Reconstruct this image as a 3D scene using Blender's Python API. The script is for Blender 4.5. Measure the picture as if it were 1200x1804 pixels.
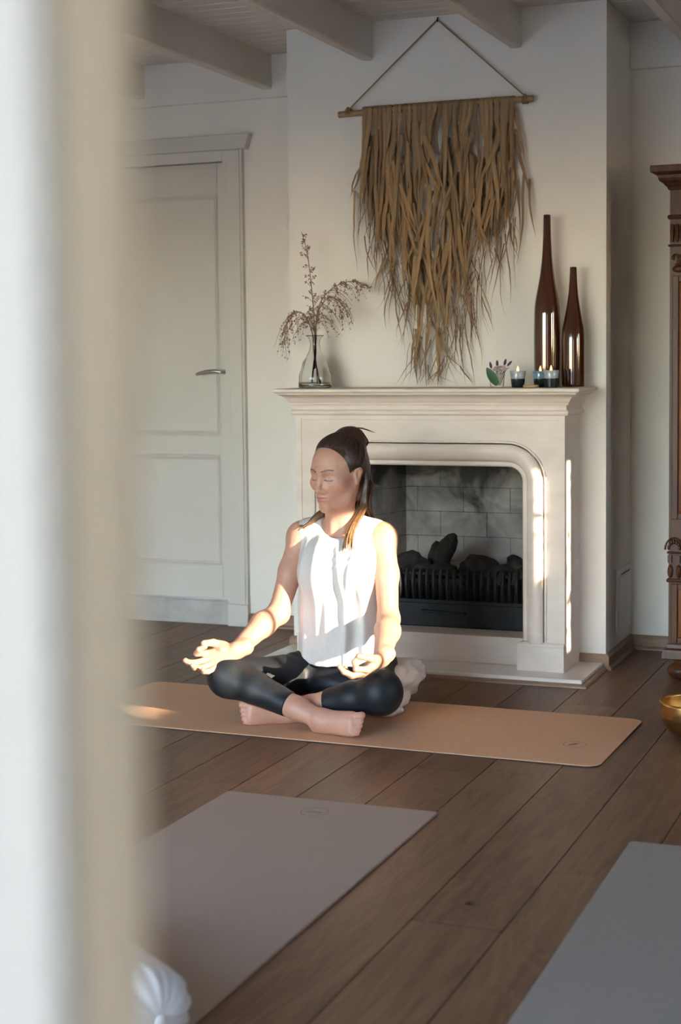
import bpy, bmesh, math, random
import numpy as np
from mathutils import Vector, Matrix

for o in list(bpy.data.objects): bpy.data.objects.remove(o, do_unlink=True)
scene = bpy.context.scene
C = scene.collection
random.seed(7); RNG = np.random.default_rng(7)

# ------------------------------------------------------------------ camera
cam_d = bpy.data.cameras.new('camera'); cam = bpy.data.objects.new('camera', cam_d); C.objects.link(cam)
_yaw, _pitch, _roll = 0.379946, 0.0702891, -0.0105204
_f = Vector((-math.sin(_yaw), math.cos(_yaw), 0)); _r = Vector((math.cos(_yaw), math.sin(_yaw), 0)); _u = Vector((0, 0, 1))
_f2 = _f*math.cos(_pitch) - _u*math.sin(_pitch); _u2 = _u*math.cos(_pitch) + _f*math.sin(_pitch)
_r3 = _r*math.cos(_roll) + _u2*math.sin(_roll); _u3 = _u2*math.cos(_roll) - _r*math.sin(_roll)
M = Matrix((_r3, _u3, -_f2)).transposed().to_4x4(); M.translation = Vector((0, 0, 1.2))
cam.matrix_world = M
cam_d.sensor_fit = 'VERTICAL'; cam_d.sensor_height = 36.0; cam_d.sensor_width = 36.0*1200/1804
cam_d.lens = 2781.126/1804*36.0
cam_d.shift_y = -(902-828.646)/1804
cam_d.clip_start = 0.02
cam_d.dof.use_dof = True; cam_d.dof.focus_distance = 5.35; cam_d.dof.aperture_fstop = 3.6
scene.camera = cam

# ------------------------------------------------------------------ world, sun, exposure
SUN_AZ, SUN_EL = math.radians(21), math.radians(12.56)     # azimuth measured from +X towards -Y
world = bpy.data.worlds.new('sky'); scene.world = world; world.use_nodes = True
wn = world.node_tree.nodes; wl = world.node_tree.links
bg = wn['Background']
sky = wn.new('ShaderNodeTexSky'); sky.sky_type = 'NISHITA'; sky.sun_disc = False
sky.sun_elevation = math.radians(32); sky.sun_rotation = math.pi/2 + SUN_AZ
sky.air_density = 1.0; sky.dust_density = 0.3; sky.ozone_density = 1.0
tint = wn.new('ShaderNodeMixRGB'); tint.blend_type = 'MULTIPLY'; tint.inputs[0].default_value = 1.0; tint.inputs[2].default_value = (1.02, .99, 1.0, 1)
wl.new(sky.outputs[0], tint.inputs[1]); wl.new(tint.outputs[0], bg.inputs[0]); bg.inputs[1].default_value = 2.0
sd = bpy.data.lights.new('sun', 'SUN'); sd.energy = 13.0; sd.angle = math.radians(0.3); sd.color = (1.0, 0.80, 0.58)
sun = bpy.data.objects.new('sun', sd); C.objects.link(sun)
_s = Vector((math.cos(SUN_EL)*math.cos(SUN_AZ), -math.cos(SUN_EL)*math.sin(SUN_AZ), math.sin(SUN_EL)))
sun.rotation_euler = _s.to_track_quat('Z', 'Y').to_euler(); sun.location = _s*12
vs = scene.view_settings
vs.view_transform = 'Standard'; vs.look = 'None'; vs.gamma = 1.0; vs.use_curve_mapping = False
vs.exposure = 0.85
scene.cycles.use_denoising = True
scene.cycles.max_bounces = 10; scene.cycles.diffuse_bounces = 6; scene.cycles.transmission_bounces = 8
scene.cycles.sample_clamp_indirect = 6.0
scene.cycles.caustics_reflective = False; scene.cycles.caustics_refractive = False

# ------------------------------------------------------------------ materials
MATS = {}
def srgb(h):
    h = h.lstrip('#'); c = [int(h[i:i+2], 16)/255 for i in (0, 2, 4)]
    return tuple((x/12.92 if x <= .04045 else ((x+.055)/1.055)**2.4) for x in c) + (1,)
class NT:
    def __init__(s, name):
        s.m = bpy.data.materials.new(name); s.m.use_nodes = True; s.t = s.m.node_tree; s.b = s.t.nodes['Principled BSDF']
        MATS[name] = s.m
    def n(s, t, **kw):
        x = s.t.nodes.new('ShaderNode'+t)
        for k, v in kw.items():
            if k in x.inputs: x.inputs[k].default_value = v
            else: setattr(x, k, v)
        return x
    def l(s, a, b): s.t.links.new(a, b)
    def setb(s, **kw):
        for k, v in kw.items(): s.b.inputs[k.replace('_', ' ')].default_value = v
    def coords(s, mode='pos', scale=(1, 1, 1), rand=0.0):
        if mode == 'pos': src = s.n('NewGeometry').outputs['Position']
        else: src = s.n('TexCoord').outputs['Object']
        mp = s.n('Mapping'); mp.inputs['Scale'].default_value = scale
        s.l(src, mp.inputs['Vector'])
        if rand:
            oi = s.n('ObjectInfo'); mu = s.n('Math', operation='MULTIPLY'); mu.inputs[1].default_value = rand
            s.l(oi.outputs['Random'], mu.inputs[0])
            co = s.n('CombineXYZ'); s.l(mu.outputs[0], co.inputs[0]); s.l(mu.outputs[0], co.inputs[1]); s.l(mu.outputs[0], co.inputs[2])
            s.l(co.outputs[0], mp.inputs['Location'])
        return mp.outputs[0]
    def noise(s, vec, scale, detail=4, rough=.55, dist=0.0):
        x = s.n('TexNoise'); x.inputs['Scale'].default_value = scale; x.inputs['Detail'].default_value = detail
        x.inputs['Roughness'].default_value = rough; x.inputs['Distortion'].default_value = dist
        s.l(vec, x.inputs['Vector']); return x.outputs['Fac']
    def ramp(s, fac, stops):
        x = s.n('ValToRGB'); e = x.color_ramp.elements
        while len(e) > 1: e.remove(e[-1])
        e[0].position = stops[0][0]; e[0].color = stops[0][1]
        for p, c in stops[1:]:
            q = e.new(p); q.color = c
        s.l(fac, x.inputs[0]); return x.outputs[0]
    def mix(s, fac, a, b, blend='MIX'):
        x = s.n('MixRGB', blend_type=blend)
        for i, v in ((0, fac), (1, a), (2, b)):
            if hasattr(v, 'is_output'): s.l(v, x.inputs[i])
            else: x.inputs[i].default_value = v
        return x.outputs[0]
    def bump(s, h, strength=.2, dist=.002):
        x = s.n('Bump'); x.inputs['Strength'].default_value = strength; x.inputs['Distance'].default_value = dist
        s.l(h, x.inputs['Height']); s.l(x.outputs[0], s.b.inputs['Normal'])
    def col(s, o): s.l(o, s.b.inputs['Base Color'])

def plain(name, col, rough=.6, **kw):
    k = NT(name); k.setb(Base_Color=col if len(col) == 4 else col+(1,), Roughness=rough, **kw); return k
def mottled(name, c1, c2, scale=6, rough=.7, bump=.15, bscale=60, bdist=.002, stretch=(1, 1, 1), mode='pos', rand=0.0, **kw):
    k = NT(name); v = k.coords(mode, stretch, rand)
    k.col(k.ramp(k.noise(v, scale, 5), [(.3, c1), (.7, c2)])); k.setb(Roughness=rough, **kw)
    k.bump(k.noise(v, bscale, 3), bump, bdist); return k

mottled('plaster', (.76, .715, .65, 1), (.82, .775, .705, 1), 2.2, .92, .22, 45, .003)
mottled('paint_trim', (.58, .55, .50, 1), (.62, .59, .54, 1), 1.5, .45, .05, 30)
mottled('paint_ceiling', (.62, .58, .53, 1), (.68, .64, .585, 1), 3, .75, .1, 40)
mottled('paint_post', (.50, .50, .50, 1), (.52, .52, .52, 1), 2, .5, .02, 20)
mottled('paint_warm_light', (.92, .81, .66, 1), (.94, .83, .69, 1), 2, .5, .02, 20)  # door post reveal: the warm light on it is put into this colour
mottled('limestone', (.67, .555, .455, 1), (.78, .67, .57, 1), 5, .6, .12, 90, .0015, (1, 1, 2.5))
mottled('marble', (.70, .64, .55, 1), (.80, .75, .66, 1), 7, .16, .01, 20)
mottled('threshold', (.36, .35, .33, 1), (.52, .50, .47, 1), 9, .7, .2, 50)
mottled('baseboard', (.20, .115, .065, 1), (.30, .185, .11, 1), 5, .5, .12, 30, .001, (2, 2, 14))
mottled('iron', (.010, .011, .012, 1), (.022, .023, .025, 1), 20, .5, .25, 90, .002, Metallic=.6)
mottled('coal', (.010, .009, .008, 1), (.055, .045, .038, 1), 30, .9, .6, 60, .006)
mottled('terrace', (.30, .30, .27, 1), (.38, .37, .33, 1), 2, .9)
plain('dark_gap', (.012, .008, .006), .9)
plain('chrome', (.42, .41, .40), .28, Metallic=1.0)
plain('white_plastic', (.70, .70, .70), .5)
plain('wax', (.80, .74, .62), .5)
plain('eyelash', (.02, .012, .01), .6)
plain('black_strap', (.012, .014, .016), .6)
plain('water', (.9, .95, .95), .02, Transmission_Weight=1.0, IOR=1.33)
k = NT('flame'); k.setb(Base_Color=(0, 0, 0, 1), Emission_Color=(1.0, .42, .09, 1), Emission_Strength=5.0)
plain('clear_glass', (.98, .98, .97), .02, Transmission_Weight=1.0, IOR=1.36)

k = NT('oak_plank'); v = k.coords('pos', (1, 1, 1), 37.0)
vs_ = k.n('Mapping'); vs_.inputs['Scale'].default_value = (26, 2.0, 26); k.l(v, vs_.inputs[0])
g1 = k.noise(vs_.outputs[0], 1.0, 6, .6, 1.2)
vs2 = k.n('Mapping'); vs2.inputs['Scale'].default_value = (7, .8, 7); k.l(v, vs2.inputs[0])
g2 = k.noise(vs2.outputs[0], 1.0, 3, .5, 2.5)
ring = k.n('Math', operation='MULTIPLY'); ring.inputs[1].default_value = 46; k.l(g2, ring.inputs[0])
sn = k.n('Math', operation='SINE'); k.l(ring.outputs[0], sn.inputs[0])
c_a = k.ramp(g1, [(.3, (.115, .054, .026, 1)), (.72, (.225, .115, .060, 1))])
c_b = k.mix(.16, c_a, k.ramp(sn.outputs[0], [(0.0, (.05, .024, .013, 1)), (.9, (.20, .11, .062, 1))]))
oi = k.n('ObjectInfo'); hv = k.n('HueSaturation'); mr = k.n('MapRange'); mr.inputs['To Min'].default_value = .82; mr.inputs['To Max'].default_value = 1.14
k.l(oi.outputs['Random'], mr.inputs['Value']); k.l(mr.outputs[0], hv.inputs['Value']); k.l(c_b, hv.inputs['Color'])
k.col(hv.outputs[0]); k.setb(Roughness=.46, Specular_IOR_Level=.35)
k.bump(g1, .14, .0015)

k = NT('cork'); v = k.coords('pos')
k.col(k.mix(.35, k.ramp(k.noise(v, 240, 3), [(.3, (.58, .31, .16, 1)), (.7, (.72, .43, .25, 1))]), k.ramp(k.noise(v, 3, 3), [(.3, (.60, .33, .175, 1)), (.7, (.69, .40, .225, 1))])))
k.setb(Roughness=.8); k.bump(k.noise(v, 260, 2), .2, .001)
plain('rubber_black', (.012, .014, .018), .8)
plain('logo_ink', (.10, .06, .045), .8)
k = NT('mat_taupe'); v = k.coords('pos')
ck = k.n('TexChecker'); ck.inputs['Scale'].default_value = 260; k.l(v, ck.inputs['Vector'])
k.col(k.mix(.5, k.ramp(k.noise(v, 300, 2), [(.3, (.34, .24, .175, 1)), (.7, (.44, .325, .245, 1))]), k.mix(ck.outputs['Fac'], (.36, .26, .19, 1), (.42, .31, .235, 1))))
k.setb(Roughness=.75); k.bump(ck.outputs['Fac'], .25, .001)
k = NT('mat_grey'); v = k.coords('pos')
k.col(k.ramp(k.noise(v, 280, 2), [(.3, (.25, .215, .18, 1)), (.7, (.32, .28, .24, 1))]))
k.setb(Roughness=.75); k.bump(k.noise(v, 300, 2), .25, .001)

k = NT('firebrick'); v = k.coords('pos')
tint = k.ramp(k.noise(v, 9, 4), [(.3, (.56, .50, .42, 1)), (.7, (.70, .63, .54, 1))])
sx = k.n('SeparateXYZ'); k.l(k.coords('pos'), sx.inputs[0])
soot_n = k.noise(v, 5.0, 4, .6, .6)
ad = k.n('Math', operation='MULTIPLY_ADD'); ad.inputs[1].default_value = .75; k.l(sx.outputs[2], ad.inputs[0])
sh = k.n('Math', operation='MULTIPLY'); sh.inputs[1].default_value = .7; k.l(soot_n, sh.inputs[0]); k.l(sh.outputs[0], ad.inputs[2])
k.col(k.mix(k.ramp(ad.outputs[0], [(.56, (0, 0, 0, 1)), (.92, (1, 1, 1, 1))]), tint, (.05, .047, .044, 1)))
k.setb(Roughness=.9); k.bump(k.noise(v, 70, 3), .25, .002)

k = NT('cabinet_wood'); v = k.coords('pos', (30, 30, 3))
k.col(k.ramp(k.noise(v, 1.0, 5, .6, .8), [(.3, (.030, .011, .005, 1)), (.7, (.105, .038, .014, 1))])); k.setb(Roughness=.38, Specular_IOR_Level=.25)
k.bump(k.noise(v, 1.5, 3), .12, .001)
k = NT('cabinet_panel'); v = k.coords('pos', (30, 30, 3))
k.col(k.ramp(k.noise(v, 1.0, 5, .6, .8), [(.3, (.11, .036, .010, 1)), (.7, (.24, .085, .026, 1))])); k.setb(Roughness=.36, Specular_IOR_Level=.25)

k = NT('brown_glass'); k.setb(Base_Color=(.055, .014, .005, 1), Roughness=.07, IOR=1.52, Coat_Weight=.6, Coat_Roughness=.03)
k = NT('brass'); v = k.coords('pos'); k.col(k.ramp(k.noise(v, 14, 4), [(.3, (.42, .25, .09, 1)), (.7, (.60, .38, .15, 1))])); k.setb(Metallic=1.0, Roughness=.30); k.bump(k.noise(v, 60, 2), .12, .002)
k = NT('bamboo'); v = k.coords('pos', (4, 40, 40)); k.col(k.ramp(k.noise(v, 1, 4), [(.3, (.26, .145, .065, 1)), (.7, (.40, .24, .115, 1))])); k.setb(Roughness=.55)
plain('twine', (.28, .175, .085), .9)
k = NT('leaf_fibre'); v = k.coords('pos', (60, 60, 4), 31.0)
oi = k.n('ObjectInfo'); base = k.ramp(oi.outputs['Random'], [(0, (.10, .058, .026, 1)), (.35, (.24, .142, .064, 1)), (.7, (.40, .235, .108, 1)), (1.0, (.24, .165, .09, 1))])
k.col(k.mix(.45, base, k.ramp(k.noise(v, 1, 4), [(.3, (.13, .075, .034, 1)), (.7, (.40, .25, .12, 1))]))); k.setb(Roughness=.7)
k.bump(k.noise(v, 2, 3), .3, .002)
plain('cup_dark', (.012, .017, .018), .22)
k = NT('cup_glaze'); v = k.coords('pos'); k.col(k.ramp(k.noise(v, 60, 4), [(.3, (.25, .29, .33, 1)), (.7, (.40, .42, .44, 1))])); k.setb(Roughness=.15)
k = NT('cup_glaze_blue'); v = k.coords('pos'); k.col(k.ramp(k.noise(v, 70, 4), [(.3, (.07, .15, .20, 1)), (.7, (.25, .36, .42, 1))])); k.setb(Roughness=.12)
mottled('pale_wood', (.42, .25, .10, 1), (.52, .33, .15, 1), 30, .5)
plain('leaf_green', (.030, .085, .035), .5)
plain('stem_green', (.09, .14, .05), .6)
mottled('petal_pink', (.50, .36, .44, 1), (.60, .52, .48, 1), 80, .7)
plain('lavender', (.060, .045, .115), .8)
plain('dry_stem', (.24, .15, .09), .85)
mottled('dry_bud', (.16, .08, .075, 1), (.30, .17, .14, 1), 60, .9)

k = NT('skin'); at = k.n('VertexColor', layer_name='tint'); v = k.coords('obj')
k.col(k.mix(1.0, at.outputs['Color'], k.ramp(k.noise(v, 40, 4), [(.3, (.88, .85, .85, 1)), (.7, (1, 1, 1, 1))]), 'MULTIPLY'))
k.setb(Roughness=.48, Subsurface_Weight=.12, Subsurface_Scale=.006); k.b.inputs['Subsurface Radius'].default_value = (1.0, .35, .2)
k.bump(k.noise(v, 420, 2), .06, .001)
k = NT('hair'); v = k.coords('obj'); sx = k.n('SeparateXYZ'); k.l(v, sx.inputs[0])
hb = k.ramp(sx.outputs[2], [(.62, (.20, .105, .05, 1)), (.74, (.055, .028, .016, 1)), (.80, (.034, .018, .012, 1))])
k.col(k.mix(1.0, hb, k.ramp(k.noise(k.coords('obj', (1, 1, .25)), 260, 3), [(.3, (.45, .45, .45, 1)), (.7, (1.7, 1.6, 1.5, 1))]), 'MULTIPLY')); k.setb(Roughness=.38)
k = NT('white_jersey'); v = k.coords('obj'); k.col(k.ramp(k.noise(v, 200, 2), [(.3, (.57, .54, .515, 1)), (.7, (.62, .59, .56, 1))])); k.setb(Roughness=.9); k.bump(k.noise(v, 500, 2), .1, .0006)
k = NT('leggings'); v = k.coords('obj'); k.col(k.ramp(k.noise(v, 300, 2), [(.3, (.008, .011, .014, 1)), (.7, (.013, .016, .020, 1))])); k.setb(Roughness=.5, Specular_IOR_Level=.28)
k = NT('cotton'); v = k.coords('obj'); k.col(k.ramp(k.noise(v, 120, 3), [(.3, (.66, .60, .53, 1)), (.7, (.76, .71, .64, 1))])); k.setb(Roughness=.95); k.bump(k.noise(v, 160, 3), .25, .002)
k = NT('satin_white'); v = k.coords('obj'); k.col(k.ramp(k.noise(v, 20, 3), [(.3, (.62, .62, .61, 1)), (.7, (.70, .70, .69, 1))])); k.setb(Roughness=.5); k.bump(k.noise(v, 300, 2), .06, .001)
plain('bush_leaf', (.05, .09, .03), .6)

# ------------------------------------------------------------------ mesh helpers
class MB:
    def __init__(s): s.v = []; s.f = []
    def add(s, v, f):
        b = len(s.v); s.v += [tuple(map(float, p)) for p in v]; s.f += [tuple(i+b for i in q) for q in f]; return s
    def box(s, x0, x1, y0, y1, z0, z1):
        return s.add([(x0,y0,z0),(x1,y0,z0),(x1,y1,z0),(x0,y1,z0),(x0,y0,z1),(x1,y0,z1),(x1,y1,z1),(x0,y1,z1)],
                     [(0,3,2,1),(4,5,6,7),(0,1,5,4),(1,2,6,5),(2,3,7,6),(3,0,4,7)])
    def loft(s, rings, closed=True, caps=True):
        n = len(rings[0]); v = [p for r in rings for p in r]; f = []
        for i in range(len(rings)-1):
            for j in range(n if closed else n-1):
                a = i*n+j; b = i*n+(j+1) % n; f.append((a, b, b+n, a+n))
        if caps and closed:
            f.append(tuple(range(n-1, -1, -1))); f.append(tuple(range((len(rings)-1)*n, len(rings)*n)))
        return s.add(v, f)
    def lathe(s, prof, c=(0, 0, 0), seg=32, fn=None):
        rings = []
        for i, (r, z) in enumerate(prof):
            ring = []
            for j in range(seg):
                a = 2*math.pi*j/seg; rr = r if fn is None else fn(r, z, a, i)
                ring.append((c[0]+rr*math.cos(a), c[1]+rr*math.sin(a), c[2]+z))
            rings.append(ring)
        return s.loft(rings)
    def tube(s, pts, r, seg=6, flat=None):
        pts = [Vector(p) for p in pts]; n = len(pts); rr = r if hasattr(r, '__len__') else [r]*n
        rings = []; prev = None
        for i, p in enumerate(pts):
            t = (pts[min(i+1, n-1)]-pts[max(i-1, 0)])
            t = t.normalized() if t.length > 1e-9 else Vector((0, 0, 1))
            if prev is None:
                a = Vector((0, 0, 1)) if abs(t.z) < .9 else Vector((1, 0, 0)); u = t.cross(a).normalized()
            else:
                u = prev - t*prev.dot(t); u = u.normalized() if u.length > 1e-6 else t.orthogonal().normalized()
            prev = u; w = t.cross(u)
            rings.append([p + (u*math.cos(2*math.pi*j/seg) + w*math.sin(2*math.pi*j/seg)*(flat or 1))*max(rr[i], 1e-5) for j in range(seg)])
        return s.loft(rings)
    def sphere(s, c, r, seg=8, rings=6, rot=None):
        r = r if hasattr(r, '__len__') else (r, r, r); v = []; f = []
        for i in range(rings+1):
            th = math.pi*i/rings
            for j in range(seg):
                a = 2*math.pi*j/seg; p = Vector((r[0]*math.sin(th)*math.cos(a), r[1]*math.sin(th)*math.sin(a), r[2]*math.cos(th)))
                if rot is not None: p = rot @ p
                v.append((c[0]+p.x, c[1]+p.y, c[2]+p.z))
        for i in range(rings):
            for j in range(seg):
                a = i*seg+j; b = i*seg+(j+1) % seg; f.append((a, a+seg, b+seg, b))
        return s.add(v, f)
    def mesh(s, name, bevel=0, smooth=False, seg=2, clean=True):
        me = bpy.data.meshes.new(name); me.from_pydata(s.v, [], s.f); me.update()
        bm = bmesh.new(); bm.from_mesh(me)
        if clean: bmesh.ops.remove_doubles(bm, verts=bm.verts, dist=1e-6)
        if clean: bmesh.ops.recalc_face_normals(bm, faces=bm.faces)
        if bevel:
            ed = [e for e in bm.edges if len(e.link_faces) == 2 and e.calc_face_angle(0) > .5]
            bmesh.ops.bevel(bm, geom=ed, offset=bevel, segments=seg, profile=.5, affect='EDGES')
        bm.to_mesh(me); bm.free()
        if smooth:
            me.polygons.foreach_set('use_smooth', [True]*len(me.polygons))
            if smooth != 'all': me.set_sharp_from_angle(angle=math.radians(40))
        return me

def link(name, me, mat, parent=None, loc=None):
    o = bpy.data.objects.new(name, me); C.objects.link(o)
    if mat and len(me.materials) == 0: me.materials.append(MATS[mat])
    if parent is not None: o.parent = parent
    if loc is not None: o.location = loc
    return o
def obj(name, mb, mat, parent=None, bevel=0, smooth=False, seg=2, loc=None):
    return link(name, mb.mesh(name, bevel, smooth, seg), mat, parent, loc)
def tag(o, label=None, cat=None, group=None, kind=None):
    if label: o['label'] = label
    if cat: o['category'] = cat
    if group: o['group'] = group
    if kind: o['kind'] = kind
    return o
def thing(name, label, cat, loc=(0, 0, 0), group=None):
    o = bpy.data.objects.new(name, None); C.objects.link(o); o.location = loc; o.empty_display_size = .05
    return tag(o, label, cat, group)
def struct(name, mb, mat, label, bevel=0, smooth=False, cat=None):
    return tag(obj(name, mb, mat, None, bevel, smooth), label, cat, None, 'structure')

# ================================================================== THE SETTING
CEIL = 2.53; YF = 5.955; YB = 6.42; CX0, CX1 = -2.593, -1.287
ground = MB().box(-25, 25, -25, 25, -.5, -.16)
struct('ground', ground, 'terrace', 'pale terrace ground outside the room', cat='ground')
fl = struct('floor', MB().box(-4.3, 2.6, .25, 6.57, -.15, -.012).box(-1.35, 1.15, -2.6, .25, -.15, -.012), 'dark_gap', 'wide brown oak plank floor of the room', cat='floor')
PW = .203
unit = MB().box(0, 1, 0, 1, -.012, 0).mesh('plank')
unit.materials.append(MATS['oak_plank'])
def plank(x0, y0, y1, name='plank', me=None):
    o = bpy.data.objects.new(name, me or unit); C.objects.link(o); o.parent = fl
    o.location = (x0+.0016, y0+.0009, 0); o.scale = (PW-.0032, y1-y0-.0018, 1); return o
for kx in range(-16, 18):
    x0 = -1.096 + PW*kx
    if x0 < -4.32 or x0 + PW > 2.72: continue
    if kx == 0: cuts = [.25, 1.4, 3.122, 3.427, 4.12, 6.42]
    elif kx == 1: cuts = [.25, 1.7, 3.53, 5.35, 6.42]
    elif kx == -1: cuts = [.25, 2.1, 4.36, 5.3, 6.42]
    elif kx == 2: cuts = [.25, 2.5, 4.62, 6.42]
    else:
        cuts = [.25]; y = .25 + random.uniform(.4, 2.0)
        while y < 6.1: cuts.append(y); y += random.uniform(1.5, 2.3)
        cuts.append(6.42)
    for a, b in zip(cuts[:-1], cuts[1:]):
        if kx == 0 and abs(a-3.122) < 1e-6: continue
        plank(x0, a, b)
# access hatch: a short plank with a hexagonal finger hole and open joints
hx, hy, w, l = -1.096+PW/2, 3.2745, PW-.003, .289
angs = sorted([math.atan2(sy*l/2, sx*w/2) for sx in (-1, 1) for sy in (-1, 1)] + [math.pi/3*i+.2-math.pi for i in range(6)])
mb = MB(); outer = []; inner = []
for a in angs:
    ca, sa = math.cos(a), math.sin(a); t = min((w/2)/max(abs(ca), 1e-9), (l/2)/max(abs(sa), 1e-9))
    outer.append((hx+ca*t, hy+sa*t)); inner.append((hx-.012+ca*.014, hy-.004+sa*.019))
n = len(angs); vv = [(p[0], p[1], 0) for p in outer]+[(p[0], p[1], 0) for p in inner]+[(p[0], p[1], -.012) for p in inner]+[(p[0], p[1], -.012) for p in outer]
ff = []
for i in range(n):
    j = (i+1) % n; ff += [(i, j, n+j, n+i), (n+i, n+j, 2*n+j, 2*n+i), (3*n+i, 3*n+j, j, i)]
mb.add(vv, ff); link('floor_hatch', mb.mesh('floor_hatch'), 'oak_plank', fl)

def wall_boxes(boxes, name, mat, label, bevel=0):
    m = MB()
    for b in boxes: m.box(*b)
    return struct(name, m, mat, label, bevel, cat='wall')
DX0, DX1, DZ = -3.935, -3.105, 2.083
wall_boxes([(-4.3, DX0, YB, 6.57, 0, CEIL), (DX0, DX1, YB, 6.57, DZ, CEIL), (DX1, CX0, YB, 6.57, 0, CEIL), (CX0, CX1, YB, 6.57, 0, CEIL), (CX1, 2.6, YB, 6.57, 0, CEIL),
            (-4.3, DX0, 6.57, 7.2, 0, CEIL)], 'wall_back', 'plaster', 'off-white plaster back wall either side of the chimney breast')
OX0, OX1 = -2.33, -1.53
cb = MB()
cb.box(CX0, OX0, YF, YB, 0, CEIL).box(OX1, CX1, YF, YB, 0, CEIL).box(OX0, OX1, YF, YB, .86, CEIL)
struct('wall_chimney', cb, 'plaster', 'off-white plaster chimney breast above and beside the fireplace', cat='wall')
wall_boxes([(-4.45, -4.3, .25, 6.57, 0, CEIL)], 'wall_left', 'plaster', 'off-white plaster left wall behind the door frame')
# unseen right wall; window slots added and shaped to place the low-sun patches
XW = 2.6; ZH = 1.79
WINS = [(2.58, 3.30, 1.235, [2.955]), (4.052, 4.150, 1.32, []), (4.166, 4.272, 1.05, []), (4.436, 4.62, 1.20, [])]
wr = []; yp = .25
for y0, y1, zs, _b in WINS:
    wr += [(XW, XW+.12, yp, y0, 0, CEIL), (XW, XW+.12, y0, y1, 0, zs), (XW, XW+.12, y0, y1, ZH, CEIL)]; yp = y1
wr.append((XW, XW+.12, yp, 6.57, 0, CEIL))
wall_boxes(wr, 'wall_right', 'plaster', 'plaster right wall with window slots shaped to place the sun patches')
for i, (y0, y1, zs, bars) in enumerate(WINS):
    f = MB(); t = .008
    f.box(XW+.04, XW+.09, y0, y0+t, zs, ZH).box(XW+.04, XW+.09, y1-t, y1, zs, ZH).box(XW+.04, XW+.09, y0, y1, zs, zs+t).box(XW+.04, XW+.09, y0, y1, ZH-t, ZH)
    w_ = tag(obj('window_%d' % (i+1), f, 'paint_trim'), 'white wooden frame of a window slot added for the sun patches', 'window', None, 'structure')
    for yb in bars:
        hw = .008
        obj('glazing_bar', MB().box(XW+.05, XW+.08, yb-hw, yb+hw, zs+t, ZH-t), 'paint_trim', w_)
# garden side behind the camera: a wide glazed opening at the left, and the doorway the camera looks in through, off a roofed hall added to dim the skylight on the post
fw_ = [(-4.3, -4.1, .27, .40, 0, CEIL), (-4.3, -1.35, .27, .40, 1.9, CEIL), (-1.35, 2.72, .27, .40, 2.15, CEIL), (1.0, 2.72, .27, .40, 0, 2.15), (-1.35, -.75, .27, .40, 0, 2.15)]
wall_boxes(fw_, 'wall_front', 'plaster', 'garden side wall with wide door openings')
wall_boxes([(-1.35, -1.2, -2.6, .27, 0, 2.5), (1.0, 1.15, -2.6, .27, 0, 2.5), (-1.35, 1.15, -2.6, .27, 2.5, 2.6), (-1.35, -.62, -2.75, -2.6, 0, 2.6), (.62, 1.15, -2.75, -2.6, 0, 2.6), (-.62, .62, -2.75, -2.6, 2.05, 2.6)], 'wall_added_hall', 'plaster', 'walls and roof of an added hall that dims the skylight behind the camera')
post = struct('trim_3', MB().box(-.75, -.216, .340, .353, 0, 2.15), 'paint_post', 'blurred white door post in the left foreground, warm light coloured into its jamb', .003, True, cat='door post')
obj('jamb', MB().box(-.75, -.219, .353, .400, 0, 2.15), 'paint_warm_light', post, .006, True)  # separate jamb carries the warm-lit colour of the reveal

# ceiling, boards and beams
ce = struct('ceiling', MB().box(-4.3, 2.6, .25, 6.57, CEIL+.014, CEIL+.12), 'paint_ceiling', 'white painted board ceiling', cat='ceiling')
brd = MB(); bw = .085
brd.loft([[(x, 0, .014), (x, .003, .004), (x, .007, 0), (x, bw-.007, 0), (x, bw-.003, .004), (x, bw, .014)] for x in (-4.3, 2.6)])
bme = brd.mesh('ceiling_board'); bme.materials.append(MATS['paint_ceiling'])
yy = .40
while yy < 6.40:
    o = bpy.data.objects.new('ceiling_board', bme); C.objects.link(o); o.parent = ce; o.location = (0, yy, CEIL); yy += bw
for i, bx in enumerate((-4.14, -3.51, -2.881, -2.245, -1.6375, -1.015, -.395, .225, .845, 1.465, 2.085)):
    y1 = YF if CX0 < bx < CX1 else YB
    h = .024; z0 = 2.38; c = .006
    bm_ = MB().loft([[(bx-h, y, CEIL), (bx-h, y, z0+c), (bx-h+c, y, z0), (bx+h-c, y, z0), (bx+h, y, z0+c), (bx+h, y, CEIL)] for y in (.40, y1)])
    tag(obj('ceiling_beam', bm_, 'paint_ceiling'), 'pale painted ceiling beam running towards the chimney wall', 'beam', 'pale ceiling beams', 'structure')
# shallow box along the top of the back wall
struct('trim_1', MB().box(-4.3, CX0, YB-.028, YB, 2.345, CEIL), 'plaster', 'shallow plaster ledge along the wall above the door', .004, cat='trim')
struct('trim_2', MB().box(CX1, 2.6, YB-.028, YB, 2.345, CEIL), 'plaster', 'shallow plaster ledge along the wall above the cabinet', .004, cat='trim')

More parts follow.
